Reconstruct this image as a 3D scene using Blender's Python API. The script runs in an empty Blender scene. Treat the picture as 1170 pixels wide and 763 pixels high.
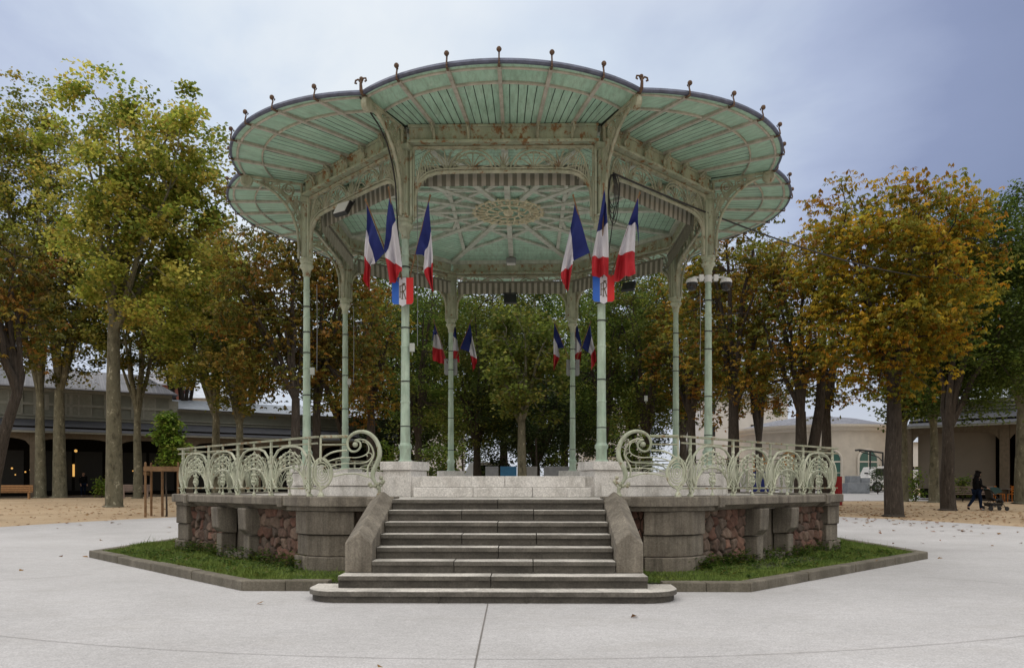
import bpy, math, random
import numpy as np
from mathutils import Vector, Matrix
R = math.radians
PI = math.pi
rnd = random.Random(7)
scene = bpy.context.scene
COL = scene.collection

# ------------------------------------------------------------------ helpers
class MB:
    """collects shapes and links them as one mesh object"""
    def __init__(s):
        s.v = []; s.f = []; s.m = []
    def add(s, vs, fs, mi=0):
        o = len(s.v)
        s.v.extend([tuple(p) for p in vs])
        for f in fs:
            s.f.append([i + o for i in f]); s.m.append(mi)
        return s
    def box(s, c, d, rz=0.0, mi=0, M=None):
        hx, hy, hz = d[0] / 2, d[1] / 2, d[2] / 2
        p = [Vector((x, y, z)) for x in (-hx, hx) for y in (-hy, hy) for z in (-hz, hz)]
        if M is not None: p = [M @ q for q in p]
        elif rz: p = [Matrix.Rotation(rz, 3, 'Z') @ q for q in p]
        p = [q + Vector(c) for q in p]
        return s.add(p, [(0,1,3,2),(4,6,7,5),(0,4,5,1),(2,3,7,6),(0,2,6,4),(1,5,7,3)], mi)
    def bb(s, x0, x1, y0, y1, z0, z1, mi=0):
        return s.box(((x0+x1)/2, (y0+y1)/2, (z0+z1)/2), (abs(x1-x0), abs(y1-y0), abs(z1-z0)), 0, mi)
    def beam(s, a, b, w, h, mi=0, up=(0,0,1)):
        a = Vector(a); b = Vector(b); d = b - a; L = d.length
        if L < 1e-6: return s
        x = d / L; z = Vector(up); y = z.cross(x)
        if y.length < 1e-4: y = Vector((0,1,0)).cross(x)
        y.normalize(); z = x.cross(y)
        M = Matrix((x, y, z)).transposed()
        return s.box((a + b) / 2, (L, w, h), 0, mi, M)
    def tube(s, pts, r, n=6, closed=False, mi=0, flat=1.0):
        P = [Vector(p) for p in pts]; k = len(P)
        if k < 2: return s
        rs = r if isinstance(r, (list, tuple)) else [r] * k
        T = []
        for i in range(k):
            a = P[(i-1) % k] if (closed or i > 0) else P[i]
            b = P[(i+1) % k] if (closed or i < k-1) else P[i]
            t = b - a
            T.append(t.normalized() if t.length > 1e-9 else Vector((0,0,1)))
        ref = Vector((0,0,1)) if abs(T[0].z) < .9 else Vector((0,1,0))
        N = (ref - T[0] * ref.dot(T[0])).normalized()
        vs = []
        for i in range(k):
            N = N - T[i] * N.dot(T[i])
            if N.length < 1e-6: N = T[i].orthogonal()
            N.normalize(); B = T[i].cross(N)
            for j in range(n):
                a = 2 * PI * j / n
                vs.append(P[i] + N * (math.cos(a) * rs[i]) + B * (math.sin(a) * rs[i] * flat))
        fs = []
        for i in range(k if closed else k - 1):
            for j in range(n):
                a = i * n + j; b = i * n + (j + 1) % n
                c = ((i + 1) % k) * n + (j + 1) % n; d = ((i + 1) % k) * n + j
                fs.append((a, d, c, b))
        if not closed:
            fs.append(tuple(range(n))); fs.append(tuple(reversed(range((k-1)*n, k*n))))
        return s.add(vs, fs, mi)
    def lathe(s, prof, c=(0,0,0), n=16, mi=0, M=None):
        vs = []; fs = []
        for r, z in prof:
            for j in range(n):
                a = 2 * PI * j / n
                q = Vector((r * math.cos(a), r * math.sin(a), z))
                if M is not None: q = M @ q
                vs.append(q + Vector(c))
        for i in range(len(prof) - 1):
            for j in range(n):
                fs.append((i*n+j, i*n+(j+1) % n, (i+1)*n+(j+1) % n, (i+1)*n+j))
        fs.append(tuple(reversed(range(n)))); fs.append(tuple(range((len(prof)-1)*n, len(prof)*n)))
        return s.add(vs, fs, mi)
    def ball(s, c, r, n=10, sz=1.0, mi=0):
        m = max(5, n // 2 + 1)
        return s.lathe([(max(r * math.sin(PI * i / m), 1e-4), -r * sz * math.cos(PI * i / m)) for i in range(m + 1)], c, n, mi)
    def prism(s, poly, z0, z1, mi=0):
        n = len(poly)
        vs = [(x, y, z0) for x, y in poly] + [(x, y, z1) for x, y in poly]
        fs = [tuple(reversed(range(n))), tuple(range(n, 2*n))]
        fs += [(i, (i+1) % n, n + (i+1) % n, n + i) for i in range(n)]
        return s.add(vs, fs, mi)
    def extrude_x(s, prof, x0, x1, mi=0):      # profile of (y,z), run along x
        n = len(prof)
        vs = [(x0, y, z) for y, z in prof] + [(x1, y, z) for y, z in prof]
        fs = [tuple(range(n)), tuple(reversed(range(n, 2*n)))]
        fs += [(i, n + i, n + (i+1) % n, (i+1) % n) for i in range(n)]
        return s.add(vs, fs, mi)
    def build(s, name, mats, parent=None, smooth=False, bevel=0.0, loc=None, rz=0.0):
        me = bpy.data.meshes.new(name)
        me.from_pydata(s.v, [], s.f); me.update()
        if not isinstance(mats, (list, tuple)): mats = [mats]
        for m in mats: me.materials.append(m)
        if len(mats) > 1: me.polygons.foreach_set('material_index', s.m)
        if smooth: me.polygons.foreach_set('use_smooth', [True] * len(s.f))
        me.update()
        if smooth: me.set_sharp_from_angle(angle=R(32))
        o = bpy.data.objects.new(name, me); COL.objects.link(o)
        if parent is not None: o.parent = parent
        if loc is not None: o.location = loc
        o.rotation_euler.z = rz
        if bevel:
            b = o.modifiers.new('bevel', 'BEVEL'); b.width = bevel; b.segments = 2
            b.limit_method = 'ANGLE'; b.angle_limit = R(40)
        return o

def tag(o, label=None, cat=None, group=None, kind=None):
    if label: o['label'] = label
    if cat: o['category'] = cat
    if group: o['group'] = group
    if kind: o['kind'] = kind
    return o

def thing(name, label, cat, loc=(0,0,0), rz=0.0, group=None):
    o = bpy.data.objects.new(name, None); COL.objects.link(o)
    o.empty_display_size = .2
    o.location = loc; o.rotation_euler.z = rz
    return tag(o, label, cat, group)

def clone(o, parent=None, loc=None, rz=None):       # one object sharing its mesh
    c = o.copy(); COL.objects.link(c)
    if parent is not None: c.parent = parent
    if loc is not None: c.location = loc
    if rz is not None: c.rotation_euler.z = rz
    return c

def copy_tree(o, parent=None):
    kids = [c for c in o.children]
    c = o.copy(); COL.objects.link(c)
    if parent is not None: c.parent = parent
    for k in kids: copy_tree(k, c)
    return c

# kiosk frame (front towards the camera), camera stands at the world origin
KC = Vector((-.085, 18.3, 0)); KR = R(-1.0)
KM = Matrix.Translation(KC) @ Matrix.Rotation(KR, 4, 'Z')
def kw(x, y, z=0.0): return KM @ Vector((x, y, z))
def gz(y): return min(max(0.0, .018 * (y - 18.0)), 1.1)
def at(px, d): return (px - 585) / 885 * d            # picture column -> metres at depth d
def zz(py, d): return 1.4 + (555 - py) / 885 * d

# ------------------------------------------------------------------ materials
class NT:
    def __init__(s, name):
        s.m = bpy.data.materials.new(name); s.m.use_nodes = True
        s.t = s.m.node_tree; s.n = s.t.nodes
        s.b = s.n.get('Principled BSDF'); s.out = s.n.get('Material Output')
        s.tc = s.n.new('ShaderNodeTexCoord')
        oi = s.n.new('ShaderNodeObjectInfo')          # copies of one mesh weather differently
        sc = s.n.new('ShaderNodeVectorMath'); sc.operation = 'SCALE'; sc.inputs['Scale'].default_value = 40
        s.t.links.new(oi.outputs['Random'], sc.inputs[0])
        ad = s.n.new('ShaderNodeVectorMath'); ad.operation = 'ADD'
        s.t.links.new(s.tc.outputs['Object'], ad.inputs[0]); s.t.links.new(sc.outputs[0], ad.inputs[1])
        s.obj = ad.outputs[0]
    def new(s, t, **kw):
        n = s.n.new(t)
        for k, v in kw.items(): setattr(n, k, v)
        return n
    def link(s, a, b): s.t.links.new(a, b)
    def co(s, scale=(1,1,1), src='Object', rot=(0,0,0)):
        mp = s.new('ShaderNodeMapping'); mp.inputs['Scale'].default_value = scale
        mp.inputs['Rotation'].default_value = rot
        s.link(s.obj if src == 'Object' else s.tc.outputs[src], mp.inputs['Vector']); return mp.outputs['Vector']
    def noise(s, scale=5, detail=5, rough=.6, vec=None, dist=0.0):
        n = s.new('ShaderNodeTexNoise'); n.inputs['Scale'].default_value = scale
        n.inputs['Detail'].default_value = detail; n.inputs['Roughness'].default_value = rough
        n.inputs['Distortion'].default_value = dist
        s.link(vec if vec is not None else s.obj, n.inputs['Vector'])
        return n.outputs['Fac']
    def ramp(s, fac, stops):
        r = s.new('ShaderNodeValToRGB'); e = r.color_ramp.elements
        while len(e) < len(stops): e.new(.5)
        for el, (p, c) in zip(e, stops):
            el.position = p; el.color = (c, c, c, 1) if not isinstance(c, (tuple, list)) else (*c, 1)
        s.link(fac, r.inputs['Fac']); return r.outputs['Color']
    def mix(s, fac, a, b, mode='MIX'):
        n = s.new('ShaderNodeMix', data_type='RGBA', blend_type=mode)
        for sock, v in ((n.inputs[0], fac), (n.inputs[6], a), (n.inputs[7], b)):
            if isinstance(v, (int, float)): sock.default_value = v
            elif isinstance(v, (tuple, list)): sock.default_value = (*v, 1)
            else: s.link(v, sock)
        return n.outputs[2]
    def col(s, c):
        if isinstance(c, (tuple, list)): s.b.inputs['Base Color'].default_value = (*c, 1)
        else: s.link(c, s.b.inputs['Base Color'])
    def rough(s, v):
        if isinstance(v, (int, float)): s.b.inputs['Roughness'].default_value = v
        else: s.link(v, s.b.inputs['Roughness'])
    def bump(s, h, strength=.3, dist=.02):
        b = s.new('ShaderNodeBump'); b.inputs['Strength'].default_value = strength
        b.inputs['Distance'].default_value = dist
        s.link(h, b.inputs['Height']); s.link(b.outputs['Normal'], s.b.inputs['Normal'])

def plain(name, c, rough=.6, metal=0.0, var=.15, scale=6):
    m = NT(name)
    f = m.ramp(m.noise(scale, 6), [(.3, 1 - var), (.7, 1 + var)])
    m.col(m.mix(1.0, c, f, 'MULTIPLY')); m.rough(rough); m.b.inputs['Metallic'].default_value = metal
    return m.m

def weathered_paint(name, c1, c2, rust=.62, rustc=(.16, .075, .03), streak=True, rough=.5):
    m = NT(name)
    base = m.mix(m.ramp(m.noise(3.5, 6), [(.35, 0.), (.68, 1.)]), c1, c2)
    dirt = m.ramp(m.noise(2.2, 8, .7, m.co((3, 3, .7) if streak else (1, 1, 1))), [(.42, 0.), (.72, .55)])
    base = m.mix(dirt, base, (.12, .115, .085))
    rm = m.ramp(m.noise(5.5, 9, .72, m.co((1.3, 1.3, 1))), [(rust, 0.), (rust + .09, 1.)])
    rc = m.mix(m.noise(14, 4), rustc, (.30, .17, .08))
    m.col(m.mix(rm, base, rc)); m.rough(m.mix(rm, (rough,)*3, (.9,)*3))
    m.bump(m.noise(18, 6), .25, .01)
    return m.m

def stone(name, c1, c2, stain=(.07, .062, .05), amount=.5, streak=(2.2, 2.2, .6), bump=.35, fine=40, rough=.9):
    m = NT(name)
    base = m.mix(m.ramp(m.noise(2.3, 7, .65), [(.3, 0.), (.7, 1.)]), c1, c2)
    st = m.ramp(m.noise(1.6, 9, .72, m.co(streak)), [(.45 - .2 * amount, 0.), (.78, .9)])
    base = m.mix(st, base, stain)
    sp = m.ramp(m.noise(fine, 3), [(.35, .8), (.65, 1.15)])
    base = m.mix(1.0, base, sp, 'MULTIPLY')
    lich = m.ramp(m.noise(7, 8, .7), [(.66, 0.), (.74, .5)])
    base = m.mix(lich, base, (.38, .37, .31))
    m.col(base); m.rough(rough); m.bump(m.noise(22, 8, .7), bump, .02)
    return m.m

M = {}
M['mint'] = weathered_paint('mint painted iron', (.38, .43, .31), (.53, .57, .44), .56)
M['column_paint'] = weathered_paint('column paint', (.39, .53, .42), (.52, .65, .53), .66)
M['iron_lace'] = weathered_paint('rusty sage iron', (.30, .33, .23), (.50, .50, .38), .55)
M['iron_beam'] = weathered_paint('rusted beam paint', (.33, .40, .29), (.47, .50, .38), .52, (.22, .095, .03))
M['rib_paint'] = weathered_paint('faded beige rib paint', (.46, .45, .38), (.56, .52, .46), .62)
M['ceil_rib'] = weathered_paint('grey green ceiling rib', (.48, .54, .46), (.60, .62, .55), .74)
M['rail_paint'] = weathered_paint('pale rail paint', (.46, .50, .37), (.64, .65, .51), .60)
M['handrail'] = weathered_paint('worn handrail', (.28, .31, .20), (.44, .44, .33), .52)
def boards():
    m = NT('mint boards')
    # object space runs along the boards for the canopy, so dirt streaks lie along them
    base = m.mix(m.ramp(m.noise(1.6, 5), [(.3, 0.), (.7, 1.)]), (.36, .58, .45), (.48, .70, .56))
    d = m.ramp(m.noise(2.0, 9, .75, m.co((7, 1.2, 1))), [(.44, 0.), (.75, .75)])
    base = m.mix(d, base, (.20, .27, .19))
    p = m.ramp(m.noise(3.2, 7, .7, m.co((3, 1.2, 1))), [(.58, 0.), (.7, .7)])
    base = m.mix(p, base, (.58, .72, .61))
    m.col(base); m.rough(.75); m.bump(m.noise(30, 4, .6, m.co((6, 1, 1))), .15, .01)
    return m.m
M['boards'] = boards()
M['gap'] = plain('dark board gap', (.045, .06, .045), .95)
M['zinc'] = plain('blue grey zinc', (.10, .115, .17), .45, .4, .3, 9)
M['rust'] = plain('rusty finial iron', (.12, .075, .05), .85, 0, .45, 20)
M['stone'] = stone('weathered grey stone', (.18, .157, .125), (.34, .305, .25), (.055, .047, .037), .5, (4.5, 4.5, .4), .6)
M['stone_block'] = stone('grey block stone', (.185, .158, .125), (.35, .31, .25), (.055, .047, .037), .55, (5, 5, .35), .6)
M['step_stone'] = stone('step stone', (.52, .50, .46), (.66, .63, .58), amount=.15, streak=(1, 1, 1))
M['nosing'] = stone('nosing stone', (.12, .11, .094), (.21, .193, .165), (.04, .036, .03), .55, (1.5, 1.5, 1.5))  # slab fronts darker than the tread caps: grime plus shade in the colour
M['riser'] = stone('grimy shaded riser stone', (.085, .077, .065), (.17, .155, .132), (.03, .027, .023), .75, (1.2, 1.2, 2.5))  # grime, with some shade of the upright faces put into the colour
M['white_stone'] = stone('white plinth stone', (.66, .64, .61), (.80, .78, .75), (.30, .28, .25), .02, (1.6, 1.6, .9), .12)
M['kerb'] = stone('mossy kerb stone', (.14, .122, .095), (.25, .225, .18), (.06, .055, .035), .6)
M['soil'] = plain('dark soil', (.06, .045, .03), 1, 0, .4, 12)
M['bark_plane'] = None
def bark(name, c1, c2, c3, s=3.0, st=(1.8, 1.8, 1.0)):
    m = NT(name)
    f = m.noise(s, 9, .7, m.co(st), .25)
    base = m.ramp(f, [(.34, c1), (.5, c2), (.58, c2), (.66, c3)])
    m.col(base); m.rough(.95); m.bump(m.noise(9, 8, .7, m.co((3, 3, .8))), .9, .08)
    return m.m
M['bark_plane'] = bark('mottled plane bark', (.07, .066, .044), (.18, .172, .12), (.44, .42, .32), 2.4)
M['bark_dark'] = bark('dark furrowed bark', (.022, .017, .012), (.06, .048, .038), (.14, .116, .096), 4, (4.5, 4.5, .8))
M['wood'] = plain('weathered timber', (.20, .115, .055), .8, 0, .3, 9)
M['bench_wood'] = plain('bench timber', (.36, .20, .09), .7, 0, .25, 9)
M['bench_stone'] = plain('pinkish bench slab', (.33, .26, .23), .85)
M['black'] = plain('black rubber', (.012, .012, .013), .6)
M['dark_metal'] = plain('dark metal', (.03, .032, .035), .5, .3)
M['grey_metal'] = plain('grey metal', (.28, .29, .30), .45, .5)
M['white_plastic'] = plain('white plastic', (.72, .73, .73), .4, 0, .05)
M['white_paint'] = plain('white vehicle paint', (.68, .69, .70), .3, 0, .08)
M['smoked'] = plain('smoked dome', (.01, .01, .012), .12)
M['blue'] = plain('flag blue', (.009, .02, .15), .8, 0, .1)
M['white'] = plain('flag white', (.64, .64, .70), .8, 0, .06)
M['red'] = plain('flag red', (.44, .016, .026), .8, 0, .1)
M['sh_blue'] = plain('shield blue', (.02, .13, .58), .45, 0, .05)
M['sh_red'] = plain('shield red', (.62, .012, .012), .45, 0, .05)
M['bronze'] = plain('bronze lettering', (.10, .075, .04), .5, .3)
M['awn_light'] = plain('awning pale stripe', (.37, .36, .315), .9, 0, .15)
M['awn_dark'] = plain('awning dark stripe', (.155, .155, .125), .9, 0, .15)
M['brass'] = weathered_paint('rosette ochre', (.60, .56, .38), (.74, .69, .50), .64)
M['slate'] = None
def slate():
    m = NT('slate roof')
    br = m.new('ShaderNodeTexBrick'); br.inputs['Scale'].default_value = 3.0
    br.inputs['Color1'].default_value = (.17, .18, .215, 1); br.inputs['Color2'].default_value = (.25, .26, .30, 1)
    br.inputs['Mortar'].default_value = (.08, .08, .1, 1); br.inputs['Mortar Size'].default_value = .02
    m.link(m.co((1, 1, 1.3), rot=(R(60), 0, 0)), br.inputs['Vector'])
    st = m.ramp(m.noise(1.0, 7), [(.3, .75), (.7, 1.2)])
    m.col(m.mix(1.0, br.outputs['Color'], st, 'MULTIPLY')); m.rough(.6)
    return m.m
M['slate'] = slate()
M['sheet_roof'] = plain('pale sheet roof', (.42, .47, .55), .5, .1, .2, 2)
M['grey_wall'] = plain('grey green timber wall', (.17, .185, .165), .8, 0, .15, 2)
M['grey_trim'] = plain('grey timber trim', (.25, .26, .235), .8)
M['grey_panel'] = plain('shutter panel', (.20, .21, .185), .8)
M['fascia'] = plain('brown fascia', (.14, .115, .085), .85, 0, .2)
M['awning'] = plain('dark awning slate', (.055, .06, .075), .7, 0, .2, 2)
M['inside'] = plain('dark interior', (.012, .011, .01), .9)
M['shop_glass'] = plain('dark shop glass', (.010, .011, .011), .6, 0, .2)
M['blind'] = plain('shaded white shop blind', (.20, .175, .145), .9, 0, .08, 1)  # white blind with the arcade's interior shade mixed into its colour
M['beige'] = plain('beige render', (.64, .585, .51), .9, 0, .10, 1.2)
M['beige_trim'] = plain('beige cornice', (.70, .65, .58), .9, 0, .06)
M['white_wall'] = plain('white render', (.62, .62, .62), .9, 0, .06, 1)
M['green_glass'] = plain('green window', (.06, .15, .125), .3)
M['ply'] = plain('orange plywood', (.48, .24, .08), .85, 0, .2)
M['orange'] = plain('orange chair paint', (.55, .18, .02), .5)
M['red_wrap'] = plain('red trunk wrap', (.30, .012, .015), .7, 0, .15)
M['concrete'] = plain('blue grey concrete block', (.26, .285, .32), .9, 0, .2, 3)
M['tarp'] = plain('blue tarpaulin', (.03, .16, .33), .6)
M['skin'] = plain('skin', (.36, .21, .15), .6)
M['coat'] = plain('black jacket', (.008, .008, .009), .85)
M['jeans'] = plain('dark blue jeans', (.008, .014, .032), .85)
M['hair'] = plain('black hair', (.006, .005, .005), .55)
M['teal'] = plain('dark teal hood', (.010, .04, .04), .8)
M['brick'] = plain('brick red', (.25, .09, .06), .9)

for k_ in ('coat', 'hair', 'jeans', 'inside'): M[k_].node_tree.nodes['Principled BSDF'].inputs['Specular IOR Level'].default_value = .05
def leafmat():
    m = NT('leaves'); m.n.remove(m.b)
    a = m.new('ShaderNodeAttribute', attribute_name='leafcol')
    d = m.new('ShaderNodeBsdfDiffuse'); t = m.new('ShaderNodeBsdfTranslucent')
    g = m.new('ShaderNodeBsdfGlossy'); g.inputs['Roughness'].default_value = .45
    g.inputs['Color'].default_value = (.35, .35, .3, 1)
    m.link(a.outputs['Color'], d.inputs['Color']); m.link(a.outputs['Color'], t.inputs['Color'])
    x = m.new('ShaderNodeMixShader'); x.inputs[0].default_value = .48
    m.link(d.outputs[0], x.inputs[1]); m.link(t.outputs[0], x.inputs[2])
    y = m.new('ShaderNodeMixShader'); y.inputs[0].default_value = .05
    m.link(x.outputs[0], y.inputs[1]); m.link(g.outputs[0], y.inputs[2])
    m.link(y.outputs[0], m.out.inputs['Surface'])
    return m.m
M['leaf'] = leafmat()
def rubble_mat():
    m = NT('red rubble stone')
    a = m.new('ShaderNodeAttribute', attribute_name='stonecol')
    v = m.ramp(m.noise(16, 7, .7), [(.3, .65), (.7, 1.3)])
    c = m.mix(1.0, a.outputs['Color'], v, 'MULTIPLY')
    st = m.ramp(m.noise(2.0, 8, .7), [(.5, 0.), (.75, .6)])
    m.col(m.mix(st, c, (.10, .085, .065))); m.rough(.95); m.bump(m.noise(30, 7, .7), .5, .02)
    return m.m
M['rubble'] = rubble_mat()
def grass_mat(name, c1, c2):
    m = NT(name)
    m.col(m.mix(m.ramp(m.noise(3, 5), [(.3, 0.), (.7, 1.)]), c1, c2)); m.rough(.8); return m.m
M['grass'] = grass_mat('grass blades', (.09, .17, .024), (.19, .24, .042))
M['turf'] = grass_mat('turf soil', (.035, .05, .015), (.055, .06, .025))

def plaza_mat():
    m = NT('pale plaza concrete')
    base = m.mix(m.ramp(m.noise(.5, 6, .6), [(.3, 0.), (.7, 1.)]), (.41, .405, .41), (.515, .51, .52))
    sp = m.ramp(m.noise(70, 3), [(.3, .72), (.65, 1.14)])
    base = m.mix(1.0, base, sp, 'MULTIPLY')
    base = m.mix(1.0, base, m.ramp(m.noise(7, 6, .65, m.co((1, 1.8, 1))), [(.3, .90), (.7, 1.06)]), 'MULTIPLY')
    base = m.mix(m.ramp(m.noise(26, 2, .5), [(.715, 0.), (.74, .55)]), base, (.16, .145, .12))
    st = m.ramp(m.noise(1.1, 9, .75, m.co((1, 2.2, 1))), [(.50, 0.), (.78, .5)])
    base = m.mix(st, base, (.34, .325, .31))
    m.col(base); m.rough(.75); m.bump(m.noise(120, 3), .12, .004); return m.m
M['plaza'] = plaza_mat()
def gravel_mat():
    m = NT('sandy gravel')
    base = m.mix(m.ramp(m.noise(.35, 7, .65), [(.3, 0.), (.7, 1.)]), (.37, .265, .16), (.50, .385, .255))
    sp = m.ramp(m.noise(30, 4), [(.3, .7), (.65, 1.15)])
    base = m.mix(1.0, base, sp, 'MULTIPLY')
    m.col(base); m.rough(1.0); m.bump(m.noise(45, 4), .4, .02); return m.m
M['gravel'] = gravel_mat()
M['joint'] = plain('joint line', (.16, .15, .14), .95)
# ================================================================== THE SETTING
def sheet(name, xs, ys, m, dz=0.0, mask=None):
    b = MB(); vs = []; fs = []
    for y in ys:
        for x in xs: vs.append((x, y, gz(y) + dz))
    n = len(xs)
    for j in range(len(ys) - 1):
        for i in range(n - 1): fs.append((j*n+i, j*n+i+1, (j+1)*n+i+1, (j+1)*n+i))
    b.add(vs, fs); return tag(b.build(name, m), kind='structure')
sheet('park_ground', [-900, -60, 0, 60, 900], [-400, 0, 18, 30, 42, 60, 79.111, 110, 1500], M['gravel'])
RP = 17.0
b = MB(); ys = [18.3 + RP * math.sin(R(a)) for a in np.linspace(-90, 90, 61)] + [18.0]; ys = sorted(set(ys))
for y0, y1 in zip(ys[:-1], ys[1:]):
    h0 = math.sqrt(max(0, RP**2 - (y0-18.3)**2)); h1 = math.sqrt(max(0, RP**2 - (y1-18.3)**2))
    b.add([(-h0, y0, gz(y0)+.012), (h0, y0, gz(y0)+.012), (h1, y1, gz(y1)+.012), (-h1, y1, gz(y1)+.012)], [(0, 1, 2, 3)])
# plaza reaches on towards and behind the camera
b.add([(-7, -30, .011), (7, -30, .011), (7, 3, .011), (-7, 3, .011)], [(0,1,2,3)])
tag(b.build('plaza_paving', M['plaza']), kind='structure')
b = MB()
def strip(pts, w, z=.017):
    for a, c in zip(pts[:-1], pts[1:]):
        d = (Vector(c) - Vector(a)); n = Vector((-d.y, d.x)).normalized() * w / 2
        b.add([(a[0]+n.x, a[1]+n.y, z), (a[0]-n.x, a[1]-n.y, z), (c[0]-n.x, c[1]-n.y, z), (c[0]+n.x, c[1]+n.y, z)], [(0,1,2,3)])
strip([(-.29, -3), (-.285, 9.15)], .014)
strip([(12.1*math.sin(R(a)), 18.3 - 12.1*math.cos(R(a))) for a in range(-95, 96, 3)], .006)
for a in (-47, 44, -80, 80): strip([(9*math.sin(R(a)), 18.3-9*math.cos(R(a))), (16.8*math.sin(R(a)), 18.3-16.8*math.cos(R(a)))], .011)
tag(b.build('paving_joints', M['joint']), kind='structure')
# pale road behind on the right, planting strips in front of the galleries
b = MB(); y0, y1 = 46, 75
b.add([(14, y0, gz(y0)+.012), (26, y0, gz(y0)+.012), (36, y1, gz(y1)+.012), (10, y1, gz(y1)+.012)], [(0,1,2,3)])
tag(b.build('service_road', M['plaza']), kind='structure')
b = MB()
for pts in ([(-60, 42.5), (-30, 51.5), (-22, 55.5), (-24, 58.5), (-62, 45)], [(25.5, 47.5), (50, 41), (50, 43.5), (25.5, 50)]):
    b.add([(x, y, gz(y) + .02) for x, y in pts], [tuple(range(len(pts)))])
tag(b.build('planting_strip', M['soil']), kind='structure')

# ================================================================== PODIUM
A = 6.6                                        # wall apothem
HS = A * math.tan(R(22.5)); VR = A / math.cos(R(22.5))
ZF = 1.208                                     # terrace level
def octa(a): return [(a / math.cos(R(22.5)) * math.sin(R(22.5 + 45*k)), -a / math.cos(R(22.5)) * math.cos(R(22.5 + 45*k))) for k in range(8)]
pod = thing('stone_podium', 'raised octagonal podium of grey stone with red rubble panels under the bandstand', 'podium', KC, KR)
MB().prism(octa(6.42), 0, 1.0).build('wall', M['stone_block'], pod)
MB().prism(octa(6.5), 1.0, ZF).build('terrace_floor', M['step_stone'], pod)

def rubble(seed, w, h):
    """a panel of bulging irregular stones: x along the wall, outwards is -y"""
    rg = np.random.default_rng(seed)
    pts = []; row = 0; z = -.05
    while z < h + .2:
        st = .215; x = -.15 + (row % 2) * st / 2
        while x < w + .2:
            pts.append((x + rg.uniform(-.05, .05), z + rg.uniform(-.045, .045))); x += st * rg.uniform(.85, 1.2)
        z += .172; row += 1
    pts = np.array(pts); nx = int(w / .016); nz_ = int(h / .016)
    X, Z = np.meshgrid(np.linspace(0, w, nx), np.linspace(0, h, nz_))
    P = np.stack([X.ravel(), Z.ravel()], 1)
    wob = .010 * np.stack([np.sin(P[:, 1]*23 + P[:, 0]*9), np.sin(P[:, 0]*21 + 2 + P[:, 1]*7)], 1)
    D = np.linalg.norm((P + wob)[:, None] - pts[None], axis=2)
    idx = np.argsort(D, axis=1)[:, :2]
    d1 = np.take_along_axis(D, idx[:, :1], 1)[:, 0]; d2 = np.take_along_axis(D, idx[:, 1:2], 1)[:, 0]
    e = np.clip((d2 - d1) / .05, 0, 1)
    tilt = rg.uniform(-.35, .35, (len(pts), 2)); own = rg.uniform(.0, .05, len(pts))
    i0 = idx[:, 0]
    dep = (1 - (1 - e)**3.0) * (.05 + own[i0]*.8 + ((P - pts[i0]) * tilt[i0]).sum(1) * .8) + .006*np.sin(P[:, 0]*41 + P[:, 1]*29 + i0) + .005 * np.sin(P[:, 0]*70) * np.sin(P[:, 1]*63)
    V = np.stack([P[:, 0], -dep, P[:, 1]], 1)
    base = np.array([[.195, .112, .082], [.23, .13, .094], [.165, .106, .082], [.22, .155, .118], [.18, .093, .068], [.165, .125, .10]])
    c = base[rg.integers(0, 6, len(pts))][i0] * rg.uniform(.65, 1.2, (len(pts), 1))[i0]
    c = np.where((e < .30)[:, None], np.array([[.06, .05, .04]]), c)  # mortar, its colour darkened to carry the joint shadow
    fs = [(j*nx+i, j*nx+i+1, (j+1)*nx+i+1, (j+1)*nx+i) for j in range(nz_-1) for i in range(nx-1)]
    me = bpy.data.meshes.new('rubble_panel'); me.from_pydata(V.tolist(), [], fs)
    at_ = me.color_attributes.new('stonecol', 'FLOAT_COLOR', 'POINT')
    at_.data.foreach_set('color', np.concatenate([c, np.ones((len(c), 1))], 1).astype(np.float32).ravel())
    me.polygons.foreach_set('use_smooth', [True] * len(fs)); me.materials.append(M['rubble']); me.update()
    return me
RUB = [rubble(i, 1.5, 1.03) for i in range(4)]
# shared meshes for one side
cons = MB()
cons.extrude_x([(-6.45, .55), (-6.70, .57), (-6.80, .66), (-6.82, 1.02), (-6.45, 1.02)], -.145, .145)
cons.bb(-.10, .10, -6.73, -6.45, .0, .548)
niche = MB().bb(-.37, .37, -6.448, -6.425, .25, 1.0)
niche.bb(-.40, .40, -6.70, -6.44, 0, .235)
cop = [(-6.25, 1.02), (-6.62, 1.02), (-6.70, 1.085), (-6.80, 1.10), (-6.80, 1.215), (-6.775, 1.24), (-6.25, 1.24)]
copm = MB().extrude_x(cop, -1.83, -.004).extrude_x(cop, .004, 1.83)
blk = [(-6.25, 1.0), (-6.66, 1.0), (-6.825, 1.07), (-6.83, 1.225), (-6.79, 1.252), (-6.25, 1.252)]
joint = MB().extrude_x(blk, -.075, .075)
pr = MB()
def arcpts(e, ap, n=4):
    """points of the rounded corner between two end points (+-e[0], e[1]) with apex y=ap"""
    bq = e[1] - ap; Rr = (e[0]**2 + bq**2) / (2 * bq); cy = ap + Rr; am = math.asin(min(1, e[0] / Rr))
    return [(Rr * math.sin(t), cy - Rr * math.cos(t)) for t in np.linspace(-am, am, n)]
for z0, z1, o in ((0, .33, .045), (.338, .652, -.012), (.664, 1.015, .02)):
    pr.prism(arcpts((.54 + o*.3, -6.985 - o), -7.20 - o) + [(.3, -6.45), (-.3, -6.45)], z0, z1)
cc = MB()
for z0, z1, o in ((1.02, 1.09, -.07), (1.09, 1.24, 0.0)):
    cc.prism(arcpts((.79, -7.03 - o), -7.31 - o) + [(.594, -6.57), (-.594, -6.57)], z0, z1)
first = {}
def part(key, mk, name, mat, rz, **kw):
    if key not in first: first[key] = mk.build(name, mat, pod, rz=rz, **kw); return first[key]
    return clone(first[key], rz=rz)
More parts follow.
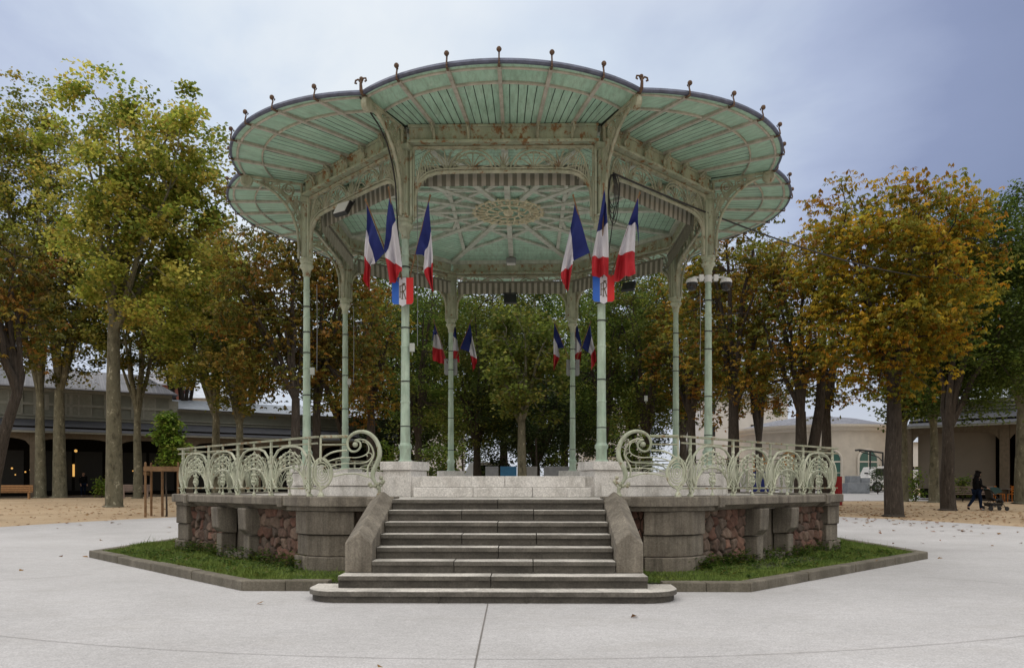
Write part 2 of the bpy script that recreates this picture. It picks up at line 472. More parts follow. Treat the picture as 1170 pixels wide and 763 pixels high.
for k in range(8):
    rz = R(45 * k)
    vz = R(22.5 + 45 * k)
    part('pier', pr, 'corner_pier', M['stone_block'], vz, bevel=.012)
    part('cc', cc, 'corner_coping', M['stone'], vz, bevel=.012)
    for sx in (-1, 1):
        if k == 0: break
        p = bpy.data.objects.new('rubble_panel', RUB[(k * 2 + (sx > 0)) % 4]); COL.objects.link(p); p.parent = pod
        x0 = -2.26 if sx < 0 else .70
        p.matrix_local = Matrix.Rotation(rz, 4, 'Z') @ Matrix.Translation((x0 - (0 if sx > 0 else 0), -6.50, 0))
        if 'cons' not in first:
            first['cons'] = cons.build('console', M['stone'], pod, bevel=.015)
            c = first['cons']
        else: c = clone(first['cons'])
        c.matrix_local = Matrix.Rotation(rz, 4, 'Z') @ Matrix.Translation((sx * .55, 0, 0))
        if 'jb' not in first: c = first['jb'] = joint.build('joint_block', M['stone'], pod, bevel=.012)
        else: c = clone(first['jb'])
        c.matrix_local = Matrix.Rotation(rz, 4, 'Z') @ Matrix.Translation((sx * 1.905, 0, 0))
    if k:
        part('niche', niche, 'niche', M['stone'], rz, bevel=.01)
        part('cop', copm, 'coping', M['stone'], rz, bevel=.01)
# short return of red rubble beside the stairs
for sx in (-1, 1):
    MB().extrude_x(cop, *sorted((sx*1.56, sx*1.97))).build('coping', M['stone'], pod, bevel=.01)
    p = bpy.data.objects.new('rubble_panel', RUB[1]); COL.objects.link(p); p.parent = pod
    p.location = (1.55 if sx > 0 else -2.26 - .79, -6.50, 0)
    p.scale.x = .5; p.location.x = 1.55 if sx > 0 else -2.3

# ================================================================== STAIRS
st = thing('stone_staircase', 'weathered grey stone steps with sloped cheek walls climbing the front of the podium', 'steps', kw(0, -7.9), KR)
r_ = .151; OY = 7.9
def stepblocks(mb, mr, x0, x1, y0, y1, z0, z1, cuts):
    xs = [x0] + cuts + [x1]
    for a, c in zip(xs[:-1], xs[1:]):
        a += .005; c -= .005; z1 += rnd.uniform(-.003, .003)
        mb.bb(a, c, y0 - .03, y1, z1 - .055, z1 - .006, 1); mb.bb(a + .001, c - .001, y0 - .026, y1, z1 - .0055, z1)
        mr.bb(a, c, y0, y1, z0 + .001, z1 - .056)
cuts = {3: [-.5, .5], 4: [.05], 5: [-.45, .55], 6: [0.02], 7: [-.5, .52], 8: [.0]}
def D2(): return MB(), MB()
# bottom step with rounded ends
y1 = -9.12
def stepplan(hw, yf, yb, rr, o=0.0):
    p = []
    for a in range(0, 91, 9): p.append((-(hw+o) + rr - rr*math.cos(R(a)), yf - o + rr - rr*math.sin(R(a))))
    for a in range(90, -1, -9): p.append(((hw+o) - rr + rr*math.cos(R(a)), yf - o + rr - rr*math.sin(R(a))))
    return [(x, y + OY) for x, y in p + [(hw+o, yb), (-(hw+o), yb)]]
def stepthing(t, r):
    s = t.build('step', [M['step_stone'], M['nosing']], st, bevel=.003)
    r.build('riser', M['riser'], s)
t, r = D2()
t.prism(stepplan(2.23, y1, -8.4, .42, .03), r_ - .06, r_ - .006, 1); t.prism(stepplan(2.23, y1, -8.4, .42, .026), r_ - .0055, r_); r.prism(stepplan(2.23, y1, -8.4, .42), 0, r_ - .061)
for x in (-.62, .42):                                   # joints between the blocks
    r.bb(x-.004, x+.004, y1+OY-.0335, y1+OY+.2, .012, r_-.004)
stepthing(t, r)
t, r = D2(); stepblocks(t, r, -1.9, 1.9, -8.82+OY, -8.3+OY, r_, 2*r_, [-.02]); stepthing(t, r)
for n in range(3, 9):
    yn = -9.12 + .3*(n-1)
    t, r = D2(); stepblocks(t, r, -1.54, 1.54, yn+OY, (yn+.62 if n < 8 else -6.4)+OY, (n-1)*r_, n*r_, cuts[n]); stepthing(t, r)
for sx in (-1, 1):
    w = MB(); xa, xb = sx*1.545, sx*1.89; xm = (xa+xb)/2
    yf, yb = -8.50+OY, -6.9+OY
    sec = lambda y, zb, zt: [(xa, y, zb), (xb, y, zb), (xb, y, zt-.14), (xm, y, zt), (xa, y, zt-.14)]
    vs = sec(yf, .304, .80) + sec(yf+.02, .304, .82) + sec(yb, .304, 1.315) + sec(yb + .2, .304, 1.315)
    fs = [(0,1,2,3,4), (19,18,17,16,15)]
    for k in range(3):
        for i in range(5): fs.append((k*5+i, (k+1)*5+i, (k+1)*5+(i+1) % 5, k*5+(i+1) % 5))
    w.add(vs, fs); w.bb(xa + sx*.01, xb - sx*.01, -8.3+OY, yb, 0, .303)
    w.build('cheek_wall', M['stone'], st, bevel=.01)

# ================================================================== GRASS BEDS AND KERBS
KA = 8.1
def ring(a, h): return a / math.cos(R(22.5)) * math.sin(R(h)), -a / math.cos(R(22.5)) * math.cos(R(h))
for side, lab in ((-1, 'left'), (1, 'right')):
    k = thing('garden_kerb', f'low mossy stone kerb edging the grass bed {lab} of the steps', 'kerb', KC, KR)
    outer = [(2.2*side, -KA)] + [ring(KA, side*(22.5 + 45*i)) for i in range(4)] + [(0, KA)]
    inner = [(2.2*side, -KA+.2)] + [ring(KA-.2, side*(22.5 + 45*i)) for i in range(4)] + [(0, KA-.2)]
    kb = MB()
    for i in range(5):
        n = max(2, int((Vector(outer[i+1])-Vector(outer[i])).length / 1.4))
        for j in range(n):
            f0, f1 = j/n + (.002 if j else 0), (j+1)/n - (.002 if j < n-1 else 0)
            lp = lambda a, c, f: (a[0]+(c[0]-a[0])*f, a[1]+(c[1]-a[1])*f)
            q = [lp(outer[i], outer[i+1], f0), lp(outer[i], outer[i+1], f1), lp(inner[i], inner[i+1], f1), lp(inner[i], inner[i+1], f0)]
            if side > 0: pass
            else: q = q[::-1]
            kb.prism(q, 0, .145 + rnd.uniform(-.006, .006))
    bpy.data.objects.remove(k)
    o = kb.build('garden_kerb', M['kerb'], None, bevel=.018, loc=KC, rz=KR)
    tag(o, f'low mossy stone kerb edging the grass bed {lab} of the steps', 'kerb')
b = MB()
oc, ic = octa(KA - .19), octa(6.3)
for k in range(8):
    j = (k+1) % 8
    b.add([(*oc[k], .10), (*oc[j], .10), (*ic[j], .13), (*ic[k], .13)], [(0,1,2,3)])
tag(b.build('grass_bed', M['turf'], loc=KC, rz=KR), kind='structure')
def blades(n, seed):
    rg = np.random.default_rng(seed); V = []
    cnt = 0
    while cnt < n:
        k = 6000; a = rg.uniform(-7.95, 7.95, k); y = rg.uniform(-7.95, 3.0, k)
        ang = np.arctan2(a, -y); rr = np.hypot(a, y)
        seg = np.abs((np.degrees(ang) + 22.5) % 45 - 22.5)
        ap = rr * np.cos(np.radians(seg))
        bare = (np.sin(a*1.7 + 1.1*y) + np.sin(1.3*a - 2.1*y + 2)) * .5
        edge = (ap > 6.63) & (ap < 7.93)
        okk = edge & ~((np.abs(a) < 1.9) & (y < 0)) & (rg.uniform(0, 1, k) > .12 + .5*np.clip(bare - .45, 0, 1)) & ~((a > 4.0) & (a < 5.6) & (ap < 7.3) & (rg.uniform(0,1,k) < .8))
        V.append(np.stack([a[okk], y[okk]], 1)); cnt += okk.sum()
    P = np.concatenate(V)[:n]
    cl_ = np.clip(np.sin(P[:, 0]*2.3 + 1.0)*np.sin(P[:, 1]*2.9 + .4)*1.6, 0, 1)
    h = rg.uniform(.02, .07, n) * (1 + (rg.uniform(0, 1, n) > .985) * 1.6) * (.7 + .9*cl_); an = rg.uniform(0, 2*PI, n); w = rg.uniform(.004, .009, n)
    ln = rg.uniform(.1, .8, n) * h; la = rg.uniform(0, 2*PI, n)
    z0 = .108 + 0 * h
    A_ = np.stack([P[:, 0] - w*np.cos(an), P[:, 1] - w*np.sin(an), z0], 1)
    B_ = np.stack([P[:, 0] + w*np.cos(an), P[:, 1] + w*np.sin(an), z0], 1)
    C_ = np.stack([P[:, 0] + ln*np.cos(la), P[:, 1] + ln*np.sin(la), z0 + h], 1)
    VV = np.stack([A_, B_, C_], 1).reshape(-1, 3)
    me = bpy.data.meshes.new('grass')
    me.vertices.add(3*n); me.vertices.foreach_set('co', VV.astype(np.float32).ravel())
    me.loops.add(3*n); me.loops.foreach_set('vertex_index', np.arange(3*n, dtype=np.int32))
    me.polygons.add(n); me.polygons.foreach_set('loop_start', np.arange(0, 3*n, 3, dtype=np.int32))
    me.update(); me.validate(); me.materials.append(M['grass'])
    o = bpy.data.objects.new('grass', me); COL.objects.link(o); o.location = KC; o.rotation_euler.z = KR
    tag(o, kind='stuff')
blades(110000, 3)

def weeds(n, seed):
    """broad leaved weeds along the foot of the wall and scattered in the grass"""
    rg = np.random.default_rng(seed); V = []; F = []; Cc = []
    pal = [(.06, .12, .02), (.09, .15, .025), (.05, .09, .02), (.13, .14, .03)]
    for i in range(n):
        near = rg.uniform() < .55; ap = rg.uniform(6.63, 6.75) if near else rg.uniform(6.7, 7.85)
        k = rg.choice([-1, 1]); t = rg.uniform(-.39, .39); ang = R(45*k); x = t*ap*1.0; 
        px_ = math.cos(ang)*x + math.sin(ang)*ap; py_ = math.sin(ang)*x - math.cos(ang)*ap
        H = rg.uniform(.08, .26) if near else rg.uniform(.04, .11)
        for j in range(int(rg.uniform(8, 20))):
            a = rg.uniform(0, 2*PI); l = rg.uniform(.04, .09); z = .11 + rg.uniform(0, H); r0 = rg.uniform(0, .05) * (1 + H*3); dz = rg.uniform(-.02, .04)
            bx, by = px_ + r0*math.cos(a), py_ + r0*math.sin(a); q = len(V); w_ = l*.3
            V += [(bx, by, z), (bx + math.cos(a)*l*.5 - math.sin(a)*w_, by + math.sin(a)*l*.5 + math.cos(a)*w_, z + dz*.6 + .01), (bx + math.cos(a)*l, by + math.sin(a)*l, z + dz), (bx + math.cos(a)*l*.5 + math.sin(a)*w_, by + math.sin(a)*l*.5 - math.cos(a)*w_, z + dz*.6 + .01)]
            F.append((q, q+3, q+2, q+1)); Cc += [(*pal[rg.integers(4)], 1)]*4
        if H > .12:
            for j in range(3):
                q = len(V); a = rg.uniform(0, 2*PI); V += [(px_-.004, py_, .1), (px_+.004, py_, .1), (px_ + .05*math.cos(a), py_ + .05*math.sin(a), .11 + H)]; F.append((q, q+1, q+2)); Cc += [(.07, .10, .03, 1)]*3
    me = bpy.data.meshes.new('weeds'); me.from_pydata(V, [], F); ca = me.color_attributes.new('leafcol', 'FLOAT_COLOR', 'POINT')
    ca.data.foreach_set('color', np.array(Cc, np.float32).ravel()); me.materials.append(M['leaf']); me.update()
    o = bpy.data.objects.new('weeds', me); COL.objects.link(o); o.location = KC; o.rotation_euler.z = KR; tag(o, kind='stuff')
weeds(420, 8)
# ================================================================== BANDSTAND
AC = 4.285; RC = AC / math.cos(R(22.5)); HC = RC * math.sin(R(22.5))
ZP = 1.57                                       # platform floor
bs = thing('bandstand', 'tall octagonal bandstand of mint green iron with a scalloped canopy and slender columns', 'bandstand', KC, KR)
def rep(mb, name, mat, n=8, off=0.0, ks=None, parent=None, **kwa):
    """one mesh, repeated round the axis as separate objects"""
    out = []
    for k in (ks if ks is not None else range(n)):
        if not out: out.append(mb.build(name, mat, parent or bs, rz=R(off + 45*k), **kwa))
        else: out.append(clone(out[0], rz=R(off + 45*k)))
    return out
# --- platform
MB().prism(octa(4.62), ZF, ZP).build('platform', M['white_stone'], bs, bevel=.012)
fl = MB(); fl.bb(-1.62, 1.62, -4.76, -4.46, 1.405, 1.655); fl.bb(-1.62, 1.62, -4.74, -4.46, ZF, 1.397)
rep(fl, 'plinth_wall', M['white_stone'], ks=range(1, 8), bevel=.01)
s1 = MB(); s2 = MB()
for a, c in ((-1.52, -.5), (-.494, .52), (.526, 1.52)): s1.bb(a, c, -5.02, -4.5, ZF, 1.372)
for a, c in ((-1.45, .04), (.046, 1.45)): s2.bb(a, c, -4.76, -4.4, 1.374, ZP + .003)
s1.build('platform_step', M['white_stone'], bs, bevel=.012); s2.build('platform_step', M['white_stone'], bs, bevel=.012)
pd = MB(); pd.bb(-.29, .29, -RC-.30, -RC+.28, ZF, 1.675); pd.bb(-.325, .325, -RC-.335, -RC+.31, 1.68, 1.835)
rep(pd, 'pedestal', M['white_stone'], off=22.5, bevel=.012)
# --- columns: shaft, capital, upper post; built at the vertex direction -Y
sh = MB()
c0 = (0, -RC, 0)
sh.lathe([(.125, 1.836), (.125, 1.86), (.10, 1.875), (.098, 2.05), (.122, 2.09), (.122, 2.13), (.088, 2.18), (.082, 2.9), (.088, 2.905), (.088, 2.935), (.080, 2.94),
          (.076, 3.9), (.083, 3.905), (.083, 3.935), (.074, 3.94), (.070, 5.0), (.078, 5.005), (.078, 5.04), (.068, 5.045), (.065, 5.55), (.075, 5.56), (.075, 5.585), (.064, 5.60), (.063, 5.90)], c0, 20)
cap = MB().lathe([(.065, 5.86), (.085, 5.90), (.078, 5.95), (.105, 6.03), (.142, 6.07), (.146, 6.11), (.115, 6.15), (.135, 6.18), (.135, 6.22)], c0, 20)
up = MB()
up.box((0, -RC, 6.87), (.13, .13, 1.36)); up.box((0, -RC-.075, 6.87), (.055, .04, 1.34))
for sg in (-1, 1):                               # side flanges along the two faces
    a = R(22.5) * sg
    up.box((sg*.098, -RC + .045, 6.86), (.05, .09, 1.36), a)
    up.box((sg*.140, -RC + .062, 6.80), (.018, .13, 1.22), a)
up.box((0, -RC, 7.50), (.26, .26, .10)); up.box((0, -RC, 6.24), (.27, .27, .04))
cols = rep(sh, 'column', M['column_paint'], off=22.5, smooth=True)
for c in cols:
    if c is cols[0]:
        cp = cap.build('capital', M['mint'], c, smooth=True); upo = up.build('upper_post', M['mint'], c, bevel=.008)
        clampm = MB()
        clampm.lathe([(.088, -.009), (.088, .009)], c0, 16); cl = clampm.build('cable_clamp', M['dark_metal'], c, loc=(0, 0, 2.45))
    else:
        clone(cp, c); clone(upo, c); clone(cl, c, (0, 0, 2.45 + rnd.uniform(-.05, .05)))
    for z in (3.35, 4.3, 4.75, 5.3): clone(cl, c, (0, 0, z + rnd.uniform(-.08, .08)))
# --- beams
bm = MB()
bm.bb(-HC+.08, HC-.08, -AC-.075, -AC+.10, 7.605, 7.905); bm.bb(-HC+.05, HC-.05, -AC-.17, -AC+.16, 7.552, 7.602)
bm.bb(-HC+.06, HC-.06, -AC-.105, -AC-.077, 7.855, 7.905); bm.bb(-HC+.06, HC-.06, -AC-.095, -AC-.077, 7.605, 7.64)
beams = rep(bm, 'beam', M['iron_beam'], bevel=.006)
# --- canopy lobes
HV = 5.97 * math.sin(R(22.5)); YV = -5.97 * math.cos(R(22.5)); YPK = -6.44
bq = YV - YPK; LR = (HV**2 + bq**2) / (2*bq); LC = YPK + LR; LA = math.asin(HV / LR)
def lobe_in(f): return Vector((HC * f, -AC - .05, 0)) if abs(f) < 1 else Vector((HC*f, -AC, 0))
def lobe_out(f, rr=None):
    g = f * (1 - .12 * (1 - abs(f)))
    return Vector((LR * math.sin(g*LA), LC - LR * math.cos(g*LA), 0))
def ringpt(f, rad):                              # where the line at f meets the inner ring
    a, c = lobe_in(f), lobe_out(f); lo, hi = 0.0, 1.0
    for _ in range(30):
        m_ = (lo+hi)/2; p = a + (c-a)*m_
        if math.hypot(p.x, p.y - LC) < rad: lo = m_
        else: hi = m_
    return lo
def cz(t): return 7.915 - .035 * t * t
def lp(f, t, dz=0.0):
    a, c = lobe_in(f), lobe_out(f); p = a + (c-a)*t; return (p.x, p.y, cz(t) + dz)
RIBF = [-.70, -.35, 0, .35, .70]
edges = [-1] + RIBF + [1]
bd = MB(); gp = MB()
NB = 5
for bay in range(6):
    for j in range(NB):
        f0 = edges[bay] + (edges[bay+1]-edges[bay]) * j/NB; f1 = edges[bay] + (edges[bay+1]-edges[bay]) * (j+1)/NB
        g = .0022; dz = rnd.uniform(-.003, .003)
        T = [ringpt((f0+f1)/2, LR-.585) * q for q in (0, .25, .5, .75, 1)]
        n0 = len(bd.v)
        for t in T:
            w = g * (1.4 if t == 0 else 1.0)
            bd.v += [lp(f0 + w*1.6, t, dz), lp(f1 - w*1.6, t, dz)]
        for q in range(4): bd.f.append([n0+2*q, n0+2*q+1, n0+2*q+3, n0+2*q+2]); bd.m.append(0)
# outer smooth band and top backing
for q in range(48):
    f0, f1 = -1 + q/24, -1 + (q+1)/24
    r0, r1 = ringpt(f0, LR-.585), ringpt(f1, LR-.585)
    gp.add([lp(f0, r0, .004), lp(f1, r1, .004), lp(f1, (1+r1)/2, .004), lp(f0, (1+r0)/2, .004)], [(0,1,2,3)], 1)
    gp.add([lp(f0, (1+r0)/2, .004), lp(f1, (1+r1)/2, .004), lp(f1, 1, 0), lp(f0, 1, 0)], [(0,1,2,3)], 1)
    gp.add([lp(f0, 0, .02), lp(f1, 0, .02), lp(f1, .5, .02), lp(f0, .5, .02)], [(0,1,2,3)], 0)
    gp.add([lp(f0, .5, .02), lp(f1, .5, .02), lp(f1, .985, .02), lp(f0, .985, .02)], [(0,1,2,3)], 0)
lobes = rep(bd, 'canopy_boards', M['boards'])
backs = []
for L in lobes:
    if not backs: backs.append(gp.build('canopy_edge_band', [M['gap'], M['boards']], L))
    else: backs.append(clone(backs[0], L))
# ring molding, edge molding, zinc rim
rg_ = MB(); rg_.tube([lp(f, ringpt(f, LR-.585), -.012) for f in np.linspace(-1, 1, 41)], .034, 6, flat=.5)
rg_.tube([lp(f, .93, -.008) for f in np.linspace(-1, 1, 41)], .026, 6)
rep(rg_, 'ring_moulding', M['rib_paint'])
rim = MB()
for q in range(48):
    f0, f1 = -1 + q/24, -1 + (q+1)/24
    def rp(f, o, z):
        p = lobe_out(f); n = (p - Vector((0, LC, 0))).normalized(); return (p.x + n.x*o, p.y + n.y*o, cz(1) + z)
    pf = [(-.02, -.010), (.02, -.010), (.032, .02), (.02, .06), (-.02, .07)]
    a = [rp(f0, *p) for p in pf]; c = [rp(f1, *p) for p in pf]
    rim.add(a + c, [(i, 5+i, 5+(i+1) % 5, (i+1) % 5) for i in range(5)])
rep(rim, 'zinc_rim', M['zinc'], smooth=False)
# ribs with console scroll at the beam and finial at the rim
def ribmesh(f):
    m = MB()
    P = [lp(f, t, -.022) for t in (0, .2, .4, .6, .8, .97)]
    for a, c in zip(P[:-1], P[1:]): m.beam(a, c, .062, .05)
    return m
def scroll(c, ax, r0, turns=1.4, n=18, sgn=1):
    """flat spiral in the plane of ax and z"""
    out = []
    for i in range(n+1):
        t = i/n; a = 2*PI*turns*t; rr = r0*(1-.8*t)
        out.append((c[0]+ax[0]*rr*math.cos(a)*sgn, c[1]+ax[1]*rr*math.cos(a)*sgn, c[2]+rr*math.sin(a)))
    return out
for f in RIBF:
    ribs = rep(ribmesh(f), 'canopy_rib', M['rib_paint'])
    p0 = Vector(lp(f, 0.0)); d = (lobe_out(f) - lobe_in(f)).normalized(); ax = (d.x, d.y)
    cn = MB()
    cn.tube([(p0.x - d.x*.03, -AC-.10, 7.62), (p0.x, -AC-.12, 7.70), (p0.x + d.x*.06, -AC-.15, 7.80), (p0.x + d.x*.2, p0.y+d.y*.2, 7.875)], .028, 6)
    cn.tube(scroll((p0.x + d.x*.13, p0.y + d.y*.13, 7.80), ax, .085), .016, 5)
    cn.ball((p0.x - d.x*.02, -AC-.12, 7.64), .032, 8)
    q0 = Vector(lp(f, 1.0)); fn = MB()
    B = Vector((q0.x, q0.y, cz(1)))
    fn.beam(Vector(lp(f, .86)) + Vector((0, 0, -.035)), B + Vector((d.x*.055, d.y*.055, -.03)), .03, .022)
    def o_(u, z): return (B.x + d.x*u, B.y + d.y*u, B.z + z)
    fn.tube([o_(.03, -.03), o_(.055, .0), o_(.045, .06), o_(.03, .11), o_(.04, .15)], .014, 6)
    fn.ball(o_(.05, .175), .042, 8); fn.tube([o_(.04, .15), o_(.01, .185), o_(-.01, .165), o_(.005, .14)], .011, 5)
    c1 = f1 = None
    for rb in ribs:
        if c1 is None: c1 = cn.build('console_scroll', M['iron_lace'], rb); f1 = fn.build('rim_finial', M['rust'], rb)
        else: clone(c1, rb); clone(f1, rb)
# --- radial corner brackets (at vertex direction -Y)
br = MB(); RV = 6.035
def V2(r, z): return (0, -r, z)
oc_ = [(4.80, 6.25), (4.80, 6.55), (4.83, 6.85), (4.92, 7.13), (5.06, 7.36), (5.24, 7.55), (5.45, 7.69), (5.66, 7.77), (5.82, 7.79)]
br.tube([V2(*p) for p in oc_], .030, 8)
br.tube([V2(4.74, 6.3), V2(4.76, 6.9), V2(4.80, 7.25), V2(4.9, 7.55)], .022, 6)
br.tube([V2(4.72, 7.84), V2(5.3, 7.85), V2(5.9, 7.86)], .032, 6)
br.tube([V2(4.74, 6.3), V2(4.74, 7.85)], .028, 6)
for i in range(1, len(oc_) - 1):
    a = Vector(V2(*oc_[i])); e = Vector(V2(4.74 + (oc_[i][0]-4.74)*.55, min(7.84, oc_[i][1] + .35 + .10*(i % 2))))
    br.tube([a, (a+e)/2 + Vector((0, .05, .02)), e], .02, 5)
for (rr, z, q) in ((5.02, 7.68, .12), (5.28, 7.73, .085), (4.86, 7.42, .075), (5.48, 7.775, .06), (4.80, 7.12, .045)):
    br.tube([(0, -rr + q*math.cos(t), z + q*math.sin(t)) for t in np.linspace(0, 2*PI, 14, endpoint=False)], .016, 5, closed=True)
    br.tube([(.012, -rr + q*.5*math.cos(t), z + q*.5*math.sin(t)) for t in np.linspace(0, 2*PI, 10, endpoint=False)], .013, 5, closed=True)
# thin pierced web plate
web = [(4.78, 6.9), (4.86, 7.2), (5.0, 7.42), (5.2, 7.6), (5.42, 7.72), (5.6, 7.78), (5.6, 7.80), (5.2, 7.70), (4.98, 7.55), (4.86, 7.35)]
for sx in (-.006, .006): br.add([(sx, -r, z) for r, z in web], [tuple(range(len(web)))])
br.lathe([(.03, -.055), (.11, -.05), (.13, -.02), (.13, .02), (.11, .05), (.03, .055)], (0, -5.86, 7.76), 14, 0, Matrix.Rotation(R(90), 3, 'Y'))
rep(br, 'corner_bracket', M['iron_lace'], off=22.5)
ro = MB()
ro.tube([(0, -5.88, 7.86), (0, -5.98, 7.88), (0, -6.03, 7.92), (0, -6.04, 8.02), (0, -6.02, 8.09)], [.04, .035, .03, .024, .024], 7)
for sx in (-1, 1):
    ro.tube([(0, -6.02, 8.04), (sx*.05, -6.04, 8.10), (sx*.10, -6.04, 8.09), (sx*.11, -6.04, 8.05), (sx*.08, -6.04, 8.04)], .016, 6)
ro.ball((0, -6.02, 8.11), .036, 8)
rep(ro, 'valley_finial', M['rust'], off=22.5)
# --- friezes
fz = MB(); y = -AC; z0, z1 = 7.085, 7.52
arch = [(-1.60, 6.26), (-1.60, 6.62), (-1.57, 6.78), (-1.49, 6.92), (-1.38, 7.01), (-1.22, 7.065), (-1.0, 7.08)]
ap = arch + [(-.5, 7.085), (0, 7.085), (.5, 7.085)] + [(-x, z) for x, z in reversed(arch)]
fz.tube([(x, y, z) for x, z in ap], .036, 8)
fz.tube([(x, y - .03, z + .05) for x, z in ap[2:-2]], .016, 5)
fz.tube([(-1.62, y, z1), (1.62, y, z1)], .035, 6)
for sx in (-1, 1): fz.tube([(sx*1.63, y, 6.25), (sx*1.63, y, 7.52)], .03, 6)
def bez(a, b_, c, n=7): return [tuple(np.array(a)*(1-t)**2 + 2*np.array(b_)*t*(1-t) + np.array(c)*t*t) for t in np.linspace(0, 1, n)]
def leafstrip(pts, w):                           # cast iron leaf: tapering flat tube
    k = len(pts); fz.tube(pts, [max(.004, w*math.sin(PI*(i+.6)/(k+.3))) for i in range(k)], 5, flat=.8)
for sx in (-1, 1):
    cx = sx*.55
    for q, rr in ((.02, .40), (.0, .345)):       # big arcs
        fz.tube([(cx + rr*1.05*math.cos(t), y - q, z0 + rr*math.sin(t)) for t in np.linspace(0, PI, 15)], .017, 5)
    for i in range(7):                           # fan of stems inside the arc
        t = R(20 + i*23.3)
        e = (cx + .34*math.cos(t), y, z0 + .33*math.sin(t)); mid = (cx + .16*math.cos(t)*.5, y - .02, z0 + .22*math.sin(t))
        leafstrip(bez((cx, y, z0 + .02), mid, e), .017)
        fz.ball(e, .024, 6)
    bx = sx*1.02                                 # palm fan beside the arc
    for i in range(8):
        t = R(12 + i*22)
        e = (bx + .44*math.cos(t)*(.8 if math.cos(t)*sx > 0 else 1), y, z0 + .03 + .37*math.sin(t))
        leafstrip(bez((bx, y, z0), (bx + .1*math.cos(t), y - .03, z0 + .3*math.sin(t)), e, 9), .017)
        e2 = (e[0] + .03, y - .02, e[2] - .07); leafstrip(bez((bx + .2*math.cos(t), y, z0 + .2*math.sin(t)), (e[0], y, e[2] + .04), e2, 7), .013)
    # corner fan following the quarter curve
    for i in range(9):
        t = R(98 + i*11.5) if sx > 0 else R(82 - i*11.5)
        s0 = (sx*1.30, y, 6.98); e = (sx*1.36 + sx*.0 + .30*-math.cos(t)*1.0, y, 7.06 + .42*math.sin(t))
    for i in range(10):
        u = i/9; a = (sx*(1.60 - .48*u**1.6), y, 6.55 + .52*u**.75); e = (sx*(1.62 - .25*u), y, 7.0 + .5*u**.4)
        leafstrip(bez(a, (sx*(1.56 - .34*u), y - .03, 6.85 + .42*u), e, 8), .017)
        if i % 2: fz.tube([(a[0]*.5 + e[0]*.5 + .05*math.cos(q), y - .01, (a[2]+e[2])/2 + .05*math.sin(q)) for q in np.linspace(0, 5.2, 9)], .013, 5)
    fz.tube([(sx*(1.56 - .26*(1-math.cos(q))), y - .02, 6.70 + .76*math.sin(q)) for q in np.linspace(.1, PI/2, 12)], .018, 5)
for i in range(9):                               # centre fan
    t = R(10 + i*20)
    leafstrip(bez((0, y, z0), (.07*math.cos(t), y - .03, z0 + .25*math.sin(t)), (.22*math.cos(t), y, z0 + .02 + .33*math.sin(t)), 8), .017)
fz.ball((0, y - .03, z0 + .07), .05, 8)
for i in range(-8, 9):
    fz.tube([(i*.19, y, z1), (i*.19 + .05, y - .02, z1 - .06), (i*.19 + .10, y, z1 - .01)], .012, 5)
rep(fz, 'openwork_frieze', M['iron_lace'])
# --- striped valances
va = MB(); nS = 38
xs = np.linspace(-1.55, 1.55, nS + 1)
for i in range(nS):
    o0 = .006 * ((-1)**i); o1 = .006 * ((-1)**(i+1)); zb = 6.925
    va.add([(xs[i], -AC+.26+o0, zb), (xs[i+1], -AC+.26+o1, zb), (xs[i+1], -AC+.24+o1, 7.25), (xs[i], -AC+.24+o0, 7.25)], [(0,1,2,3)], i % 2)
    va.add([(xs[i], -AC+.265+o0, zb), (xs[i+1], -AC+.265+o1, zb), (xs[i+1], -AC+.245+o1, 7.25), (xs[i], -AC+.245+o0, 7.25)], [(3,2,1,0)], i % 2)
va.bb(-1.55, 1.55, -AC+.22, -AC+.27, 7.25, 7.29, 1)
rep(va, 'striped_valance', [M['awn_light'], M['awn_dark']])
# --- ceiling: eight board sectors, ribs, rosette
cb = MB(); nb = 30; zc = 7.925
for i in range(nb):
    a0 = .05 + (AC - .12) * i/nb + .004; a1 = .05 + (AC - .12) * (i+1)/nb - .004; tn = math.tan(R(22.5)); dz = rnd.uniform(-.002, .002)
    cb.add([(-a0*tn, -a0, zc+dz), (a0*tn, -a0, zc+dz), (a1*tn, -a1, zc+dz), (-a1*tn, -a1, zc+dz)], [(0,1,2,3)])
ceil = rep(cb, 'ceiling_boards', M['boards'])
MB().prism(octa(AC), zc + .015, zc + .035).build('ceiling_deck', M['gap'], bs)
def crib(a, c, w=.12, h=.07, name='ceiling_rib'):
    mb = MB(); mb.beam(a, c, w, h); return mb
zr = zc - .04
def pol(r, deg): return Vector((r*math.sin(R(deg)), -r*math.cos(R(deg)), zr))
rad = rep(MB().beam(pol(.75, 0), pol(AC-.1, 0), .13, .075), 'ceiling_rib', M['ceil_rib'])
rad = rep(MB().beam(pol(.75, 0), pol(RC-.15, 0), .13, .08), 'ceiling_rib', M['ceil_rib'], off=22.5)
star = MB()
R1 = 3.35
star.beam(pol(R1, 22.5) + Vector((0,0,.006)), pol(R1, 157.5) + Vector((0,0,.006)), .085, .05)
rep(star, 'ceiling_rib', M['ceil_rib'])
chev = MB()
for sg in (-1, 1): chev.beam(pol(1.35, sg*22.5) + Vector((0,0,.012)), pol(2.05, 0) + Vector((0,0,.012)), .075, .05)
rep(chev, 'ceiling_chevron', M['ceil_rib'])
rep(MB().beam(pol(4.15/math.cos(R(22.5)), -22.5), pol(4.15/math.cos(R(22.5)), 22.5), .12, .11), 'ceiling_border', M['ceil_rib'])
ros = MB()
ros.tube([(.80*math.cos(t), .80*math.sin(t), zr-.03) for t in np.linspace(0, 2*PI, 40, endpoint=False)], .03, 6, closed=True)
ros.tube([(.52*math.cos(t), .52*math.sin(t), zr-.05) for t in np.linspace(0, 2*PI, 32, endpoint=False)], .026, 6, closed=True)
